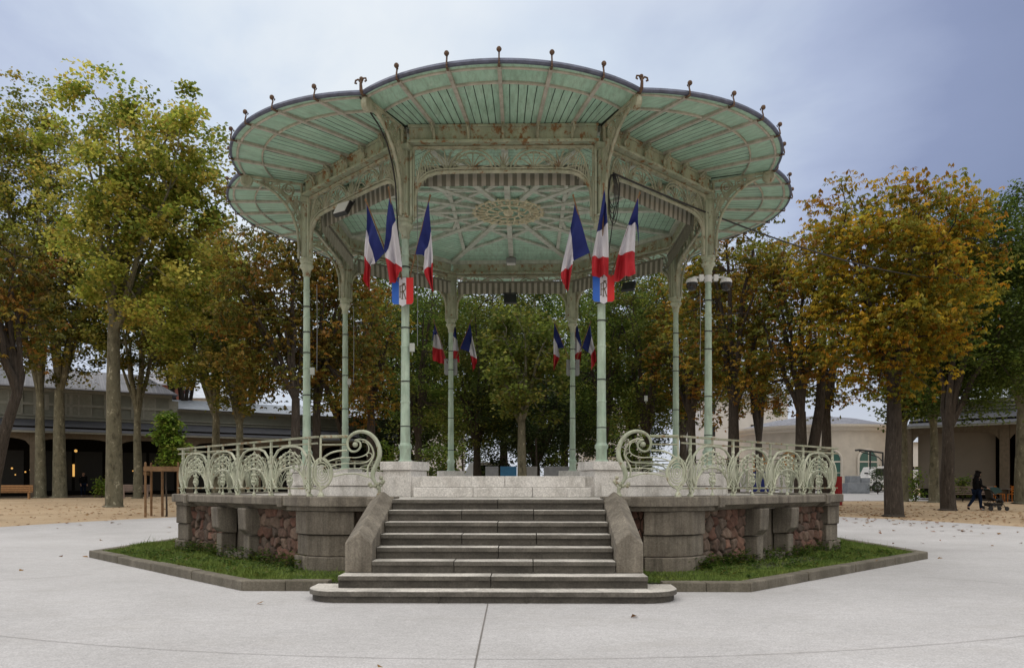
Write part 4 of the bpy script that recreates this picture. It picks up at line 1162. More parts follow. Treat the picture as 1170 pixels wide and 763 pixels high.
def tree(name, label, px, d, tr, cpx, half, top, bot, pal, kind='broad', bark='bark_plane', seed=1, dens=1.0, lean=0.0, fork=None, hole=.0, group='trees of the park', twin=False, base_z=None, coff=0.0, shape=1.0, shell=2.0, clus=1.0, bright=1.0):
    """px, d: picture column and distance of the trunk; the crown is given by its outline at that distance"""
    rg = np.random.default_rng(seed); rr = random.Random(seed)
    X = at(px, d); g = gz(d) - .03 if base_z is None else base_z
    t = thing(name, label, 'tree', (X, d, g), 0, group)
    zt, zb = zz(top, d) - g - .35*clus, zz(bot, d) - g + .3*clus
    cx = at(cpx, d) - X; a = max(.6, half/885*d - .38*clus); cz_ = (zt+zb)/2; c = (zt-zb)/2
    C = np.array([cx, coff, cz_])
    # crown cluster centres in a lumpy ellipsoid
    vol = 4/3*PI*a*a*.9*c; n = int(min(1500, max(60, vol*1.5*dens)))
    v = rg.normal(0, 1, (n*3, 3)); v /= np.linalg.norm(v, axis=1)[:, None]
    ph = rg.uniform(0, 6, 6)
    lump = 1 + .13*np.sin(v[:, 0]*5+ph[0])*np.sin(v[:, 2]*5+ph[1]) + .10*np.sin(v[:, 1]*7+ph[2]) + .08*np.sin(v[:, 0]*11+ph[3] + v[:, 2]*9) + rg.normal(0, .05, len(v))
    v = np.sign(v)*np.abs(v)**.86; v /= np.maximum(1, np.linalg.norm(v, axis=1)*.93)[:, None]
    rad = np.minimum(rg.uniform(0, 1, len(v))**(1/(1+shell))*lump, 1.06)
    wd = np.where(v[:, 2] < 0, 1.0, shape)
    P = C + v*rad[:, None]*np.array([a, a*.95, c])*np.stack([wd, wd, np.ones(len(v))], 1)
    hol = np.sin(P[:, 0]*1.9+ph[4])*np.sin(P[:, 1]*1.7+ph[5])*np.sin(P[:, 2]*1.8+ph[0]) + .5*np.sin(P[:, 0]*4.1+ph[2])*np.sin(P[:, 2]*3.7+ph[1])
    P = P[hol > -.50 + hole*1.5][:n]
    n = len(P)
    # trunk and limbs
    m = MB(); fk = fork if fork is not None else max(2.0, zb*1.02)
    fx = lean
    q = [(0, 0, 0), (.02, 0, .12), (fx*.15 + .03*rr.uniform(-1, 1), .03, fk*.33), (fx*.55, -.04, fk*.68), (fx, 0, fk)]
    m.tube(q, [tr*1.45, tr*1.08, tr*.95, tr*.82, tr*.70], 12)
    tips = []
    if twin:
        m.tube([(tr*.9, .1, 0), (tr*1.6, .1, fk*.5), (tr*3.0, .15, fk*1.05), (tr*3.6, .2, fk*1.8)], [tr*1.1, tr*.85, tr*.7, tr*.4], 9)
    nl = 8
    for i in range(nl):
        az = 2*PI*(i + rr.uniform(-.3, .3))/nl; el = rr.uniform(.15, 1.0) if i else 1.2
        e = C + np.array([a*.72*math.cos(az)*math.cos(el), a*.68*math.sin(az)*math.cos(el), c*(.80*math.sin(el) - .15)])
        s = np.array([fx, 0, fk*rr.uniform(.93, 1.0)]); mid = s*.45 + e*.55; mid[:2] = s[:2]*.6 + e[:2]*.4 + np.array([rr.uniform(-.3, .3), rr.uniform(-.3, .3)])
        pts = [s*(1-w)**2 + 2*mid*w*(1-w) + e*w*w + np.array([rr.uniform(-.1, .1), rr.uniform(-.1, .1), 0])*(w > 0) for w in np.linspace(0, 1, 7)]
        r0 = tr*rr.uniform(.42, .62)
        m.tube(pts, [r0*(1-.13*k) for k in range(7)], 7); tips += [(pts[k], r0*(1-.13*k)) for k in (2, 3, 4, 5, 6)]
    # branchlets towards the nearest clusters
    tp = np.array([p for p, _ in tips])
    for i in rg.choice(n, min(n, 90), replace=False):
        dd = np.linalg.norm(tp - P[i], axis=1); j = int(dd.argmin())
        if dd[j] > a*1.1: continue
        s, r0 = tips[j]; e = P[i]; mid = (s+e)/2 + np.array([rr.uniform(-.2, .2), rr.uniform(-.2, .2), rr.uniform(-.1, .25)])
        m.tube([s, mid, e], [min(.05, r0*.5), .026, .008], 5)
    m.build('trunk', M[bark], t, smooth=True)
    per = {'broad': 74, 'palm': 24, 'small': 66}[kind]
    me = leafmesh('crown', P, rg.uniform(.6, 1.35, n)*clus, PAL[pal], kind, seed, per, .37, bright)
    o = bpy.data.objects.new('crown', me); COL.objects.link(o); o.parent = t
    return t

PL, CH = 'plane_tree', 'chestnut_tree'
tree(PL, 'tall mottled plane tree with a V of pale limbs, left of the young staked tree', 130, 38.2, .38, 165, 106, 84, 392, 'plane', seed=11, bright=1.3, hole=.50, fork=9.0, dens=1.05, shell=1.2)
tree(CH, 'dark leaning chestnut trunk with browning leaves at the left picture edge', -12, 27.5, .23, 0, 74, 250, 425, 'brown', 'palm', 'bark_dark', 12, lean=1.0, fork=4.6, dens=1.5)
tree(PL, 'mottled plane trunk behind the timber bench, left one of a close pair', 46, 52, .34, 28, 62, 92, 420, 'plane', seed=13, dens=.75, fork=7.0)
tree(PL, 'ivy clad plane trunk, right one of the close pair before the cafe', 68, 52, .42, 85, 62, 250, 436, 'olive', seed=14, dens=.9, fork=7.2)
tree(PL, 'slim plane tree just right of the tall mottled plane, forking low', 157, 51, .28, 160, 62, 290, 440, 'olive', seed=15, dens=.8, fork=5.6, hole=.05)
tree(PL, 'plane tree with dark forked trunk behind the left end of the balustrade', 247, 48, .29, 232, 58, 238, 458, 'plane', seed=16, dens=.8, fork=5.2, hole=.05)
tree(PL, 'slim pale plane tree behind the left balustrade, beside the forked one', 274, 46, .27, 272, 46, 330, 482, 'olive', seed=17, dens=.9, fork=4.6)
tree(CH, 'brown leaved chestnut behind the left hand column, taller of two', 338, 34, .25, 306, 78, 222, 478, 'brown', 'palm', 'bark_dark', 18, fork=5.0, dens=1.25, coff=1.0)
tree(CH, 'browning chestnut between the two left columns', 362, 36, .24, 385, 66, 248, 482, 'brown', 'palm', 'bark_dark', 19, fork=5.0, dens=1.25)
tree(CH, 'chestnut with green and brown leaves behind the left flags', 424, 40, .28, 428, 52, 318, 490, 'rust', 'palm', 'bark_dark', 20, fork=4.8, dens=1.1)
tree('maple_tree', 'mid green maple seen between the left front and left rear columns', 478, 46, .28, 482, 60, 296, 512, 'green', 'small', 'bark_dark', 21, fork=3.6, dens=1.2)
tree('maple_tree', 'green maple with light leaves seen through the left of the rear opening', 545, 50, .30, 548, 70, 292, 522, 'mix', 'small', 'bark_dark', 22, fork=3.2, dens=1.0)
tree(PL, 'plane tree with mottled straight trunk in the middle of the rear opening', 596, 40, .26, 600, 60, 330, 488, 'mix', 'broad', 'bark_plane', 23, fork=4.4, dens=1.0)
tree('yew_tree', 'dark broad evergreen low behind the middle plane trunk', 612, 50, .35, 622, 82, 400, 540, 'dark', 'small', 'bark_dark', 24, fork=2.4, dens=1.3)
tree('maple_tree', 'green maple behind the right rear column', 690, 46, .28, 690, 66, 288, 505, 'green', 'small', 'bark_dark', 25, fork=3.6, dens=1.1)
tree('maple_tree', 'olive green tree between the front right and right rear columns', 738, 44, .30, 738, 60, 290, 505, 'mix', 'small', 'bark_dark', 26, fork=3.6, dens=1.1)
tree(CH, 'rust coloured chestnut just left of the right hand column', 790, 41, .28, 786, 56, 286, 492, 'rust', 'palm', 'bark_dark', 27, fork=4.6, dens=1.1)
tree(CH, 'tall thin topped chestnut right of the right hand column, sky in its crown', 838, 36, .31, 840, 80, 220, 484, 'rust', 'palm', 'bark_dark', 28, fork=5.0, dens=.95, hole=.15)
tree(CH, 'golden brown chestnut with twin dark trunks behind the right balustrade', 915, 34, .30, 905, 66, 262, 470, 'rust', 'palm', 'bark_dark', 29, fork=4.4, dens=1.1, twin=True, hole=.05)
tree(CH, 'golden brown chestnut with a red wrap beside its foot, behind the right balustrade', 944, 41, .30, 945, 46, 300, 478, 'rust', 'palm', 'bark_dark', 30, fork=5.0, dens=1.0)
tree(CH, 'large golden orange chestnut with a single dark trunk in the right foreground', 1021, 30, .33, 1016, 108, 190, 458, 'gold', 'palm', 'bark_dark', 31, fork=5.3, dens=2.2, hole=.08, shape=1.06)
tree('lime_tree', 'dark green lime tree with a thick trunk beside the walking person', 1083, 34.8, .31, 1140, 96, 198, 478, 'lime', 'small', 'bark_dark', 32, fork=3.8, dens=2.6, coff=1.5)
tree(PL, 'pale barked plane tree at the right picture edge', 1169, 42, .42, 1172, 52, 285, 470, 'green', 'broad', 'bark_plane', 33, fork=5.0, dens=1.0)
tree(PL, 'pale plane trunk between the golden chestnut and the dark lime tree', 1067, 44, .27, 1062, 46, 360, 490, 'green', 'broad', 'bark_plane', 34, fork=4.2, dens=.9)
tree(PL, 'pale plane trunk just right of the golden chestnut trunk', 1033, 45, .22, 1032, 44, 380, 490, 'mix', 'broad', 'bark_plane', 35, fork=4.2, dens=.9)
# rows closing the view behind; nothing in the picture tells these apart
for i, (px, top, pal) in enumerate(((-60, 200, 'olive'), (215, 300, 'mix'), (280, 248, 'olive'), (392, 290, 'mix'), (455, 300, 'dark'), (520, 318, 'green'), (580, 285, 'dark'), (640, 312, 'green'), (715, 290, 'dark'), (775, 300, 'mix'), (862, 262, 'olive'), (1120, 270, 'green'), (1225, 220, 'green'))):
    tree('park_tree', 'distant dense leafy tree filling the background behind the nearer trunks', px + rnd.uniform(-8, 8), 60 + (i % 3)*4, .38, px, 58 + (i % 2)*10, top, 548 if 420 < px < 760 else (440 if px < 310 else 480), pal, 'broad', 'bark_dark', 60+i, fork=4.2, dens=.52, group='distant background trees', clus=1.25)
# shrubs under the trees behind the bandstand
def shrub(px, d, half, top, pal, label, seed, dens=4.0, cat='shrub'):
    X = at(px, d); g = gz(d); a = half/885*d; h = max(.4, zz(top, d) - g); rg = np.random.default_rng(seed)
    t = thing('shrub', label, cat, (X, d, g), 0, 'shrubs')
    n = int(max(20, a*a*h*dens*6)); v = rg.normal(0, 1, (n, 3)); v /= np.linalg.norm(v, axis=1)[:, None]
    P = v*(rg.uniform(0, 1, n)**.4)[:, None]*np.array([a, a*.8, h*.52]) + np.array([0, 0, h*.52])
    me = leafmesh('foliage', P, rg.uniform(.5, .8, n), PAL[pal], 'small', seed, 24, .34)
    o = bpy.data.objects.new('foliage', me); COL.objects.link(o); o.parent = t
    m = MB()
    for i in range(5): m.tube([(0, 0, 0), tuple(P[rg.integers(n)]*.8)], [.03, .012], 5)
    m.build('stem', M['bark_dark'], t)
shrub(505, 40, 26, 495, 'green', 'light green bush behind the foot of the left rear column', 201, 2.6)
shrub(445, 42, 26, 500, 'bright', 'bright green bush behind the front left column', 202, 2.2)
shrub(720, 42, 24, 490, 'green', 'green bush between the front right column and the balustrade', 203, 2.4)
shrub(1046, 45.5, 8, 535, 'bright', 'small bright shrub right of the golden chestnut trunk', 204, 7)
shrub(1100, 45.5, 6, 540, 'green', 'small shrub beside the dark lime trunk', 205, 8)
shrub(116, 52.5, 6, 545, 'bright', 'small green plant left of the tall mottled plane', 206, 8)
shrub(1003, 60, 6, 533, 'dark', 'dark bush by the white truck bonnet', 207, 7)
# young staked tree
yt = tree('young_tree', 'young bright green tree inside a timber stake frame on the left', 190, 30, .035, 191, 19, 468, 532, 'bright', 'small', 'bark_dark', 40, fork=2.0, dens=16, group='trees of the park', clus=.42, shape=.62)
X = at(188, 30)
t = thing('tree_stakes', 'timber frame of four posts and rails round the young tree', 'stakes', (X, 30, gz(30)), R(12))
for sx in (-1, 1):
    for sy in (-1, 1):
        b = MB(); b.lathe([(.045, 0), (.045, 2.05), (.02, 2.1)], (sx*.58, sy*.45, 0), 8); b.build('post', M['wood'], t)
for sy in (-1, 1): b = MB(); b.bb(-.64, .64, sy*.50-.02, sy*.50+.02, 1.75, 1.93); b.build('rail', M['wood'], t)
for sx in (-1, 1): b = MB(); b.bb(sx*.64-.02, sx*.64+.02, -.47, .47, 1.60, 1.72); b.build('rail', M['wood'], t)
b = MB(); b.tube([(-.1, .1, 0), (-.1, .1, 1.9)], .05, 8); b.build('post', M['wood'], t)
# red wraps round young trunks
for px, d, r0, h, lab in ((958, 40.2, .19, 1.5, 'slim stem by the right end of the balustrade'), (613, 46, .22, .75, 'thin trunk right of the middle plane'), (528.5, 46, .22, .8, 'thin trunk by the left rear column')):
    b = MB(); b.lathe([(r0, 0), (r0*.97, h*.5), (r0*.92, h)], (0,0,0), 12)
    o = b.build('trunk_wrap', M['red_wrap'], None, loc=(at(px, d), d, gz(d)+ (0 if h > 1 else .55)))
    tag(o, f'red protective wrap round the {lab}', 'trunk wrap', 'red trunk wraps')
    if h < 1:
        b = MB(); b.tube([(0, 0, -.55), (.02, 0, 1.2), (-.03, 0, 3.2)], [.07, .06, .04], 7)
        o2 = b.build('sapling_trunk', M['bark_dark'], None, loc=(at(px, d), d, gz(d)+.55))
        tag(o2, f'thin bare {"reddish" if px > 600 else "dark"} sapling stem above its red wrap, {"right of the middle plane" if px > 600 else "by the left rear column"}', 'sapling', 'saplings with red wraps')
# fallen leaves
def litter(n, seed):
    rg = np.random.default_rng(seed); P = []
    while len(P) < n:
        u = rg.uniform()
        if u < .52: x, y = rg.normal(15, 6), rg.normal(31, 6)
        elif u < .75: x, y = rg.normal(-17, 6), rg.normal(36, 7)
        else: x, y = rg.uniform(-18, 18), rg.uniform(5, 30)
        if y < 5: continue
        dx, dy = x - KC.x, y - KC.y
        inb = abs(dx) < 8.0 and abs(dy) < 8.0
        if inb and (max(abs(dx), abs(dy), (abs(dx)+abs(dy))*.7071) < 6.9 or abs(dx) < 2.4): continue
        onp = math.hypot(dx, dy) < RP
        if onp and rg.uniform() > (.45 if x > 8 and y > 14 else .13): continue
        P.append((x, y, (gz(y) + (.02 if onp else .012)) if not inb else .16))
    m = MB(); V = []; F = []; Cc = []
    pal = [(.20,.10,.03), (.28,.15,.04), (.12,.055,.02), (.30,.11,.03)]
    for x, y, z in P:
        a = rg.uniform(0, 2*PI); s = rg.uniform(.05, .12) if y > 20 else rg.uniform(.03, .065); c_, s_ = math.cos(a)*s, math.sin(a)*s; k = len(V)
        V += [(x-c_, y-s_, z), (x-s_*.6, y+c_*.6, z+rg.uniform(.0, .035)), (x+c_, y+s_, z+rg.uniform(0, .03)), (x+s_*.6, y-c_*.6, z+rg.uniform(.0, .035))]
        F.append((k+3, k+2, k+1, k)); Cc += [(*pal[rg.integers(4)], 1)]*4
    me = bpy.data.meshes.new('fallen_leaves'); me.from_pydata(V, [], F); ca = me.color_attributes.new('leafcol', 'FLOAT_COLOR', 'POINT')
    ca.data.foreach_set('color', np.array(Cc, np.float32).ravel()); me.materials.append(M['leaf']); me.update()
    o = bpy.data.objects.new('fallen_leaves', me); COL.objects.link(o); tag(o, kind='stuff')
litter(2000, 5)
# ================================================================== GALLERIES AND BUILDINGS
M['lamp'] = NT('warm lamp').m
_b = M['lamp'].node_tree.nodes['Principled BSDF']; _b.inputs['Base Color'].default_value = (.8, .5, .15, 1)
_b.inputs['Emission Color'].default_value = (1, .55, .15, 1); _b.inputs['Emission Strength'].default_value = .7
def gallery(label, loc, rz, x0, x1, up0, up1, lowroof, bay, blind=False):
    """long covered arcade: open bays below a sloping awning, timber storey above between up0 and up1; z measured from its floor"""
    t = thing('covered_gallery', label, 'gallery', loc, rz, 'timber galleries')
    D = 7.0
    w = MB(); w.bb(x0, x1, .0, D, 4.9, lowroof); w.bb(up0, up1, -.03, D, 4.91, 7.75); w.build('upper_wall', M['grey_wall'], t)
    tr = MB()
    for z in (5.55, 5.75): tr.bb(x0, x1, -.10, -.001, z, z+.07)
    tr.bb(x0, x1, -.12, -.002, lowroof-.2, lowroof-.02); tr.bb(up0-.1, up1+.1, -.16, -.035, 7.5, 7.74)
    for x in np.arange(up0, up1+.01, (up1-up0)/max(1, round((up1-up0)/2.2))): tr.bb(x-.1, x+.1, -.12, -.035, 5.82, 7.49)
    tr.build('trim', M['grey_trim'], t)
    k = 0
    for x in np.arange(up0+1.3, up1-1, 4.3):
        wd = MB(); wd.bb(x-.75, x+.75, -.085, -.034, 5.9, 7.4); s = wd.build('shutter', M['grey_panel'], t)
        fr = MB()
        for xx in (x-.8, x, x+.8): fr.bb(xx-.05, xx+.05, -.11, -.086, 5.85, 7.45)
        fr.bb(x-.74, x+.74, -.108, -.087, 7.40, 7.47); fr.bb(x-.74, x+.74, -.108, -.087, 5.83, 5.90)
        fr.build('shutter_frame', M['grey_trim'], s)
        oc2 = MB(); oc2.bb(x+1.75, x+2.45, -.08, -.034, 6.2, 7.3); oc2.bb(x+1.85, x+2.35, -.1, -.081, 6.35, 7.15); oc2.build('panel', M['grey_trim'], t)
    r = MB()
    r.add([(up0-.5, -.6, 7.72), (up1+.5, -.6, 7.72), (up1-1.5, D/2, 9.6), (up0+1.5, D/2, 9.6), (up0-.5, D+.6, 7.72), (up1+.5, D+.6, 7.72)], [(0,1,2,3), (3,2,5,4), (1,5,2), (0,3,4), (0,4,5,1)])
    r.build('slate_roof', M['slate'], t)
    for a, c in ((x0, up0-.51), (up1+.51, x1)):
        if c - a > 1:
            q = MB(); q.add([(a, -.5, lowroof), (c, -.5, lowroof), (c, D/2, lowroof+1.1), (a, D/2, lowroof+1.1), (a, D+.5, lowroof), (c, D+.5, lowroof)], [(0,1,2,3), (3,2,5,4), (0,4,5,1), (0,3,4), (1,5,2)])
            q.build('sheet_roof', M['sheet_roof'], t)
    aw = MB()
    aw.add([(x0, 0, 5.5), (x1, 0, 5.5), (x1, -2.6, 4.55), (x0, -2.6, 4.55), (x0, 0, 5.38), (x1, 0, 5.38), (x1, -2.6, 4.43), (x0, -2.6, 4.43)], [(3,2,1,0), (4,5,6,7), (7,6,2,3), (0,4,7,3), (1,2,6,5)])
    aw.build('awning_roof', M['awning'], t)
    g = MB(); g.bb(x0, x1, -2.70, -2.60, 4.40, 4.52); g.bb(x0, x1, -.05, .0, 5.5, 5.54); g.build('gutter', M['grey_trim'], t)
    fa = MB(); n = int((x1-x0)/bay)
    for i in range(n):
        a = x0 + i*bay + .25; wv = bay - .5
        for j in range(20):
            u0, u1 = j/20, (j+1)/20
            h = lambda u: 3.55 + .5*math.sqrt(max(0, 1-(2*u-1)**4))
            vs = [(a+wv*u0, -2.3, h(u0)), (a+wv*u1, -2.3, h(u1)), (a+wv*u1, -2.3, 4.5), (a+wv*u0, -2.3, 4.5), (a+wv*u0, -2.2, h(u0)), (a+wv*u1, -2.2, h(u1)), (a+wv*u1, -2.2, 4.5), (a+wv*u0, -2.2, 4.5)]
            fa.add(vs, [(0,1,2,3), (7,6,5,4), (0,4,5,1)])
    fa.build('arched_fascia', M['fascia'], t)
    for i in range(n+1):
        x = x0 + i*bay
        p = MB(); p.bb(x-.24, x+.24, -2.36, -2.0, 0, 4.5); p.build('pillar', M['fascia'], t)
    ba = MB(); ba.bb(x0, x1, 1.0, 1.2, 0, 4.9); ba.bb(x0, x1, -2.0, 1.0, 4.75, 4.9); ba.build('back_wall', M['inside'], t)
    ba = MB()
    for i in range(n):
        a = x0 + i*bay
        if blind: ba.bb(a+.5, a+bay-.5, -1.9, -1.85, .65, 4.6)
        else:
            ba.bb(a+.6, a+bay*.48, .93, .98, .4, 3.3); ba.bb(a+bay*.52, a+bay-.6, .93, .98, .4, 3.3)
    ba.build('roller_blind' if blind else 'shop_window', M['blind'] if blind else M['shop_glass'], t)
    return t, n
gl, n = gallery('long grey timber gallery with slate roof and dark cafe arcade behind the left trees', (-35.7, 54, gz(54)), R(32), -18, 30, -18, 11, 6.7, 5.0)
for x, y_, z, s_ in ((4.6, -.3, 3.3, .11), (2.0, -.2, 3.4, .08), (-1.7, .3, 2.0, .07), (-.9, .2, 1.75, .06), (-.6, .3, 1.9, .06), (-1.5, .2, 1.55, .05), (7.6, .2, 2.2, .06), (8.4, .3, 1.9, .05)):
    b = MB(); b.ball((0, 0, 0), s_, 8)
    o = b.build('pendant_lamp', M['lamp'], None, loc=gl.matrix_basis @ Vector((0,0,0)))
    Mw = Matrix.Translation(gl.location) @ Matrix.Rotation(gl.rotation_euler.z, 4, 'Z')
    o.location = Mw @ Vector((x + (2.4 if x < 2 else 0), y_, z)); tag(o, 'tiny warm lamp glowing inside the dark cafe arcade on the left', 'lamp', 'lamps inside the cafe')
b = MB(); b.bb(-.07, .07, -.03, .03, -.45, .45)
o = b.build('lit_sign', M['lamp'], None); o.location = Mw @ Vector((4.5, .6, 1.9)); o.rotation_euler.z = R(32)
tag(o, 'upright amber lit panel deep in the dark cafe arcade', 'sign')
gallery('timber gallery with shade-tinted white blinds closing its arches, behind the lime tree on the right', (26.2, 51, gz(51)), R(-40), .4, 26.4, 6, 26, 6.2, 5.2, True)
# rotunda
rc = Vector((at(931, 76.5), 76.5, gz(76.5))); RR = 7.3
t = thing('rotunda', 'low round beige building with arched openings behind the right balustrade', 'building', rc)
he = 5.25
MB().lathe([(RR, 0), (RR, he)], (0,0,0), 64).build('wall', M['beige'], t)
MB().lathe([(RR+.02, he), (RR+.25, he+.1), (RR+.30, he+.3), (RR+.6, he+.42), (RR+.62, he+.6), (RR+.2, he+.62)], (0,0,0), 64).build('cornice', M['beige_trim'], t)
MB().lathe([(RR+.35, he+.621), (RR*.55, he+1.5), (.3, he+2.0)], (0,0,0), 64).build('roof', M['slate'], t)
MB().lathe([(RR+.07, 0), (RR+.07, .5), (RR+.01, .55)], (0,0,0), 64).build('plinth', M['beige_trim'], t)
for ang, mat, nm in ((-62, 'ply', 'boarded_arch'), (-38, 'ply', 'boarded_arch'), (-12, 'green_glass', 'arched_window'), (16, 'green_glass', 'arched_window'), (42, 'green_glass', 'arched_window')):
    Mz = Matrix.Rotation(R(ang), 4, 'Z')
    w = MB(); prof = [(-.95, .5)] + [(-.95*math.cos(q), 2.6 + .95*math.sin(q)) for q in np.linspace(0, PI, 13)] + [(.95, .5)]
    k = len(prof)
    w.add([(x, -RR-.05, z) for x, z in prof] + [(x, -RR+.3, z) for x, z in prof], [tuple(range(k))] + [(i, k+i, k+(i+1) % k, (i+1) % k) for i in range(k)])
    o = w.build(nm, M[mat], t); o.matrix_local = Mz
    f = MB(); f.tube([(x*1.1, -RR-.03, z*1.02) for x, z in prof], .12, 6)
    if mat == 'green_glass':
        f.bb(-.03, .03, -RR-.10, -RR-.055, .5, 3.5); f.bb(-.95, .95, -RR-.09, -RR-.056, 2.45, 2.58); f.bb(-.95, .95, -RR-.088, -RR-.057, 1.5, 1.56)
    f.build('arch_frame', M['beige_trim'], o)
# far houses glimpsed between the crowns
def house(label, px0, px1, d, top, wall, roof, seed):
    g = gz(d); X0, X1 = at(px0, d), at(px1, d); h = zz(top, d) - g; w_ = X1 - X0
    t = thing('apartment_building', label, 'building', ((X0+X1)/2, d, g), 0, 'houses behind the park')
    MB().bb(-w_/2, w_/2, 0, 12, 0, h).build('wall', M[wall], t)
    r = MB(); r.add([(-w_/2-.4, -.4, h), (w_/2+.4, -.4, h), (w_/2+.4, 12.4, h), (-w_/2-.4, 12.4, h), (-w_/2+1, 6, h+3), (w_/2-1, 6, h+3)], [(0,1,5,4), (2,3,4,5), (1,2,5), (3,0,4), (3,2,1,0)])
    r.build('roof', M[roof], t)
    rd = random.Random(seed); n = max(2, int(w_/2.6)); wm = None
    for fl in range(int(h/3)):
        for i in range(n):
            p = (-w_/2 + (i+.5)*w_/n, -.03, 1.0 + fl*3.0)
            if wm is None:
                b = MB(); b.bb(-.55, .55, -.02, .1, 0, 1.6); wm = b.build('window', M['shop_glass'], t, loc=p)
                b = MB(); b.bb(-.62, .62, -.05, .0, -.08, -.005); b.bb(-.62, .62, -.05, .0, 1.605, 1.68); b.bb(-.03, .03, -.04, -.021, 0, 1.6); fm = b.build('window_frame', M['beige_trim'], wm)
            else:
                c = clone(wm, t, p); clone(fm, c)
house('white apartment house glimpsed above the low gallery on the left', 195, 255, 96, 455, 'white_wall', 'sheet_roof', 1)
house('brick red house glimpsed behind the left plane trees', 150, 190, 92, 440, 'brick', 'slate', 2)
house('white house seen between trunks behind the left columns', 430, 525, 100, 470, 'white_wall', 'slate', 3)
house('pale house glimpsed behind the right rear column', 660, 735, 100, 465, 'white_wall', 'slate', 4)
house('white modern house right of the rotunda', 1000, 1060, 92, 505, 'white_wall', 'sheet_roof', 5)
house('grey roofed house half hidden above the rotunda', 800, 900, 105, 455, 'white_wall', 'slate', 6)

# ================================================================== VEHICLES AND SITE THINGS
def vehicle(label, loc, rz, L, W, H, kind):
    t = thing('parked_truck' if kind == 'truck' else 'parked_van', label, kind, loc, rz)
    b = MB()
    if kind == 'truck':
        b.extrude_x([(-W/2, .75), (-W/2, 1.9), (W/2, 1.9), (W/2, .75)], .55, L-.1)
        b.build('cargo_bed', M['white_paint'], t, bevel=.04)
        c = MB(); prof = [(-1.2, .55), (-1.25, 1.15), (-.95, 1.3), (-.55, 2.15), (.4, 2.2), (.45, .55)]
        c.add([(x, -W/2+.05, z) for x, z in prof] + [(x, W/2-.05, z) for x, z in prof], [tuple(range(6)), tuple(reversed(range(6, 12)))] + [(i, 6+i, 6+(i+1) % 6, (i+1) % 6) for i in range(6)])
        c.build('cab', M['white_paint'], t, bevel=.05)
        g = MB(); g.bb(-.45, .25, -W/2+.035, -W/2+.049, 1.4, 2.0); g.build('side_window', M['smoked'], t)
        c = MB(); c.tube([(.5, -.3, 1.9), (.5, -.3, 3.35), (-1.6, -.3, 3.6), (-1.9, -.3, 3.55)], .09, 6); c.tube([(-.6, -.3, 3.45), (-.62, -.3, 1.6)], .06, 6); c.tube([(-.6, -.3, 1.6), (-1.1, -.3, 1.62)], .07, 6)
        c.tube([(-1.6, -.3, 3.5), (.1, -.28, 3.0), (.5, -.3, 2.6)], .045, 6)
        c.build('crane_arm', M['dark_metal'], t)
        wh = ((-.35, -1), (-.35, 1), (L-1.1, -1), (L-1.1, 1)); wr = .46
    else:
        prof = [(-L/2, .35), (-L/2, 1.0), (-L/2+.9, 1.2), (-L/2+1.5, H), (L/2-.1, H), (L/2, H-.2), (L/2, .35)]
        k = len(prof)
        b.add([(x, -W/2, z) for x, z in prof] + [(x, W/2, z) for x, z in prof], [tuple(range(k)), tuple(reversed(range(k, 2*k)))] + [(i, k+i, k+(i+1) % k, (i+1) % k) for i in range(k)])
        b.build('body', M['white_paint'], t, bevel=.06)
        g = MB(); g.bb(-L/2+1.6, -L/2+2.5, -W/2-.012, -W/2-.001, 1.35, H-.25); g.bb(L/2-1.9, L/2-.3, -W/2-.012, -W/2-.001, 1.35, H-.25); g.build('side_window', M['smoked'], t)
        wh = ((-L/2+.9, -1), (-L/2+.9, 1), (L/2-.9, -1), (L/2-.9, 1)); wr = .34
    My = Matrix.Rotation(R(90), 3, 'X')
    for x, s_ in wh:
        w = MB(); w.lathe([(wr*.6, -.12), (wr*.95, -.12), (wr, -.07), (wr, .07), (wr*.95, .12), (wr*.6, .12)], (x, s_*(W/2-.10), wr), 18, 0, My); o = w.build('wheel', M['black'], t)
        w = MB(); w.lathe([(wr*.1, -.125), (wr*.58, -.126), (wr*.58, .126), (wr*.1, .125)], (x, s_*(W/2-.10), wr), 14, 0, My); w.build('rim', M['grey_metal'], o)
    return t
vehicle('white truck with dark crane arm beside the rotunda, half hidden by a trunk', (at(1000, 66), 66, gz(66)), R(4), 3.6, 2.0, 2.4, 'truck')
vehicle('small white van glimpsed over the platform in the rear opening', (at(545, 62), 62, gz(62)), R(25), 3.6, 1.8, 2.5, 'van')
for i, (px, z0, w, h, d, lab) in enumerate(((978, 0, 1.75, .85, 62, 'lower blue grey concrete block by the truck'), (974, .86, .85, .55, 62, 'left upper concrete block stacked by the truck'), (986, .86, .7, .4, 62, 'right upper concrete block stacked by the truck'))):
    b = MB(); b.bb(-w/2, w/2, -.5, .5, 0, h); b.bb(-w/2+.1, w/2-.1, -.52, -.5, .12, .2)
    tag(b.build('concrete_block', M['concrete'], None, bevel=.03, loc=(at(px, d), d, gz(d)+z0)), lab, 'block', 'concrete blocks')
for px, w, mat, lab in ((562, .75, 'concrete', 'grey hoarding panel behind the platform, left of the blue one'), (581, .95, 'tarp', 'blue hoarding panel behind the platform'), (603, 1.1, 'grey_metal', 'grey hoarding panel behind the platform, just right of the middle plane trunk'), (638, 1.7, 'concrete', 'long grey hoarding panel behind the right rear column')):
    d = 45; b = MB(); b.bb(-w/2, w/2, -.02, .02, .1, 2.05)
    for x in (-w/2+.06, w/2-.06): b.bb(x-.025, x+.025, .021, .07, 0, 2.05)
    b.bb(-w/2, w/2, -.035, -.021, 1.95, 2.04); b.bb(-w/2, w/2, -.035, -.021, .12, .2)
    tag(b.build('hoarding_panel', M[mat], None, loc=(at(px, d), d, gz(d))), lab, 'hoarding', 'site hoarding panels')
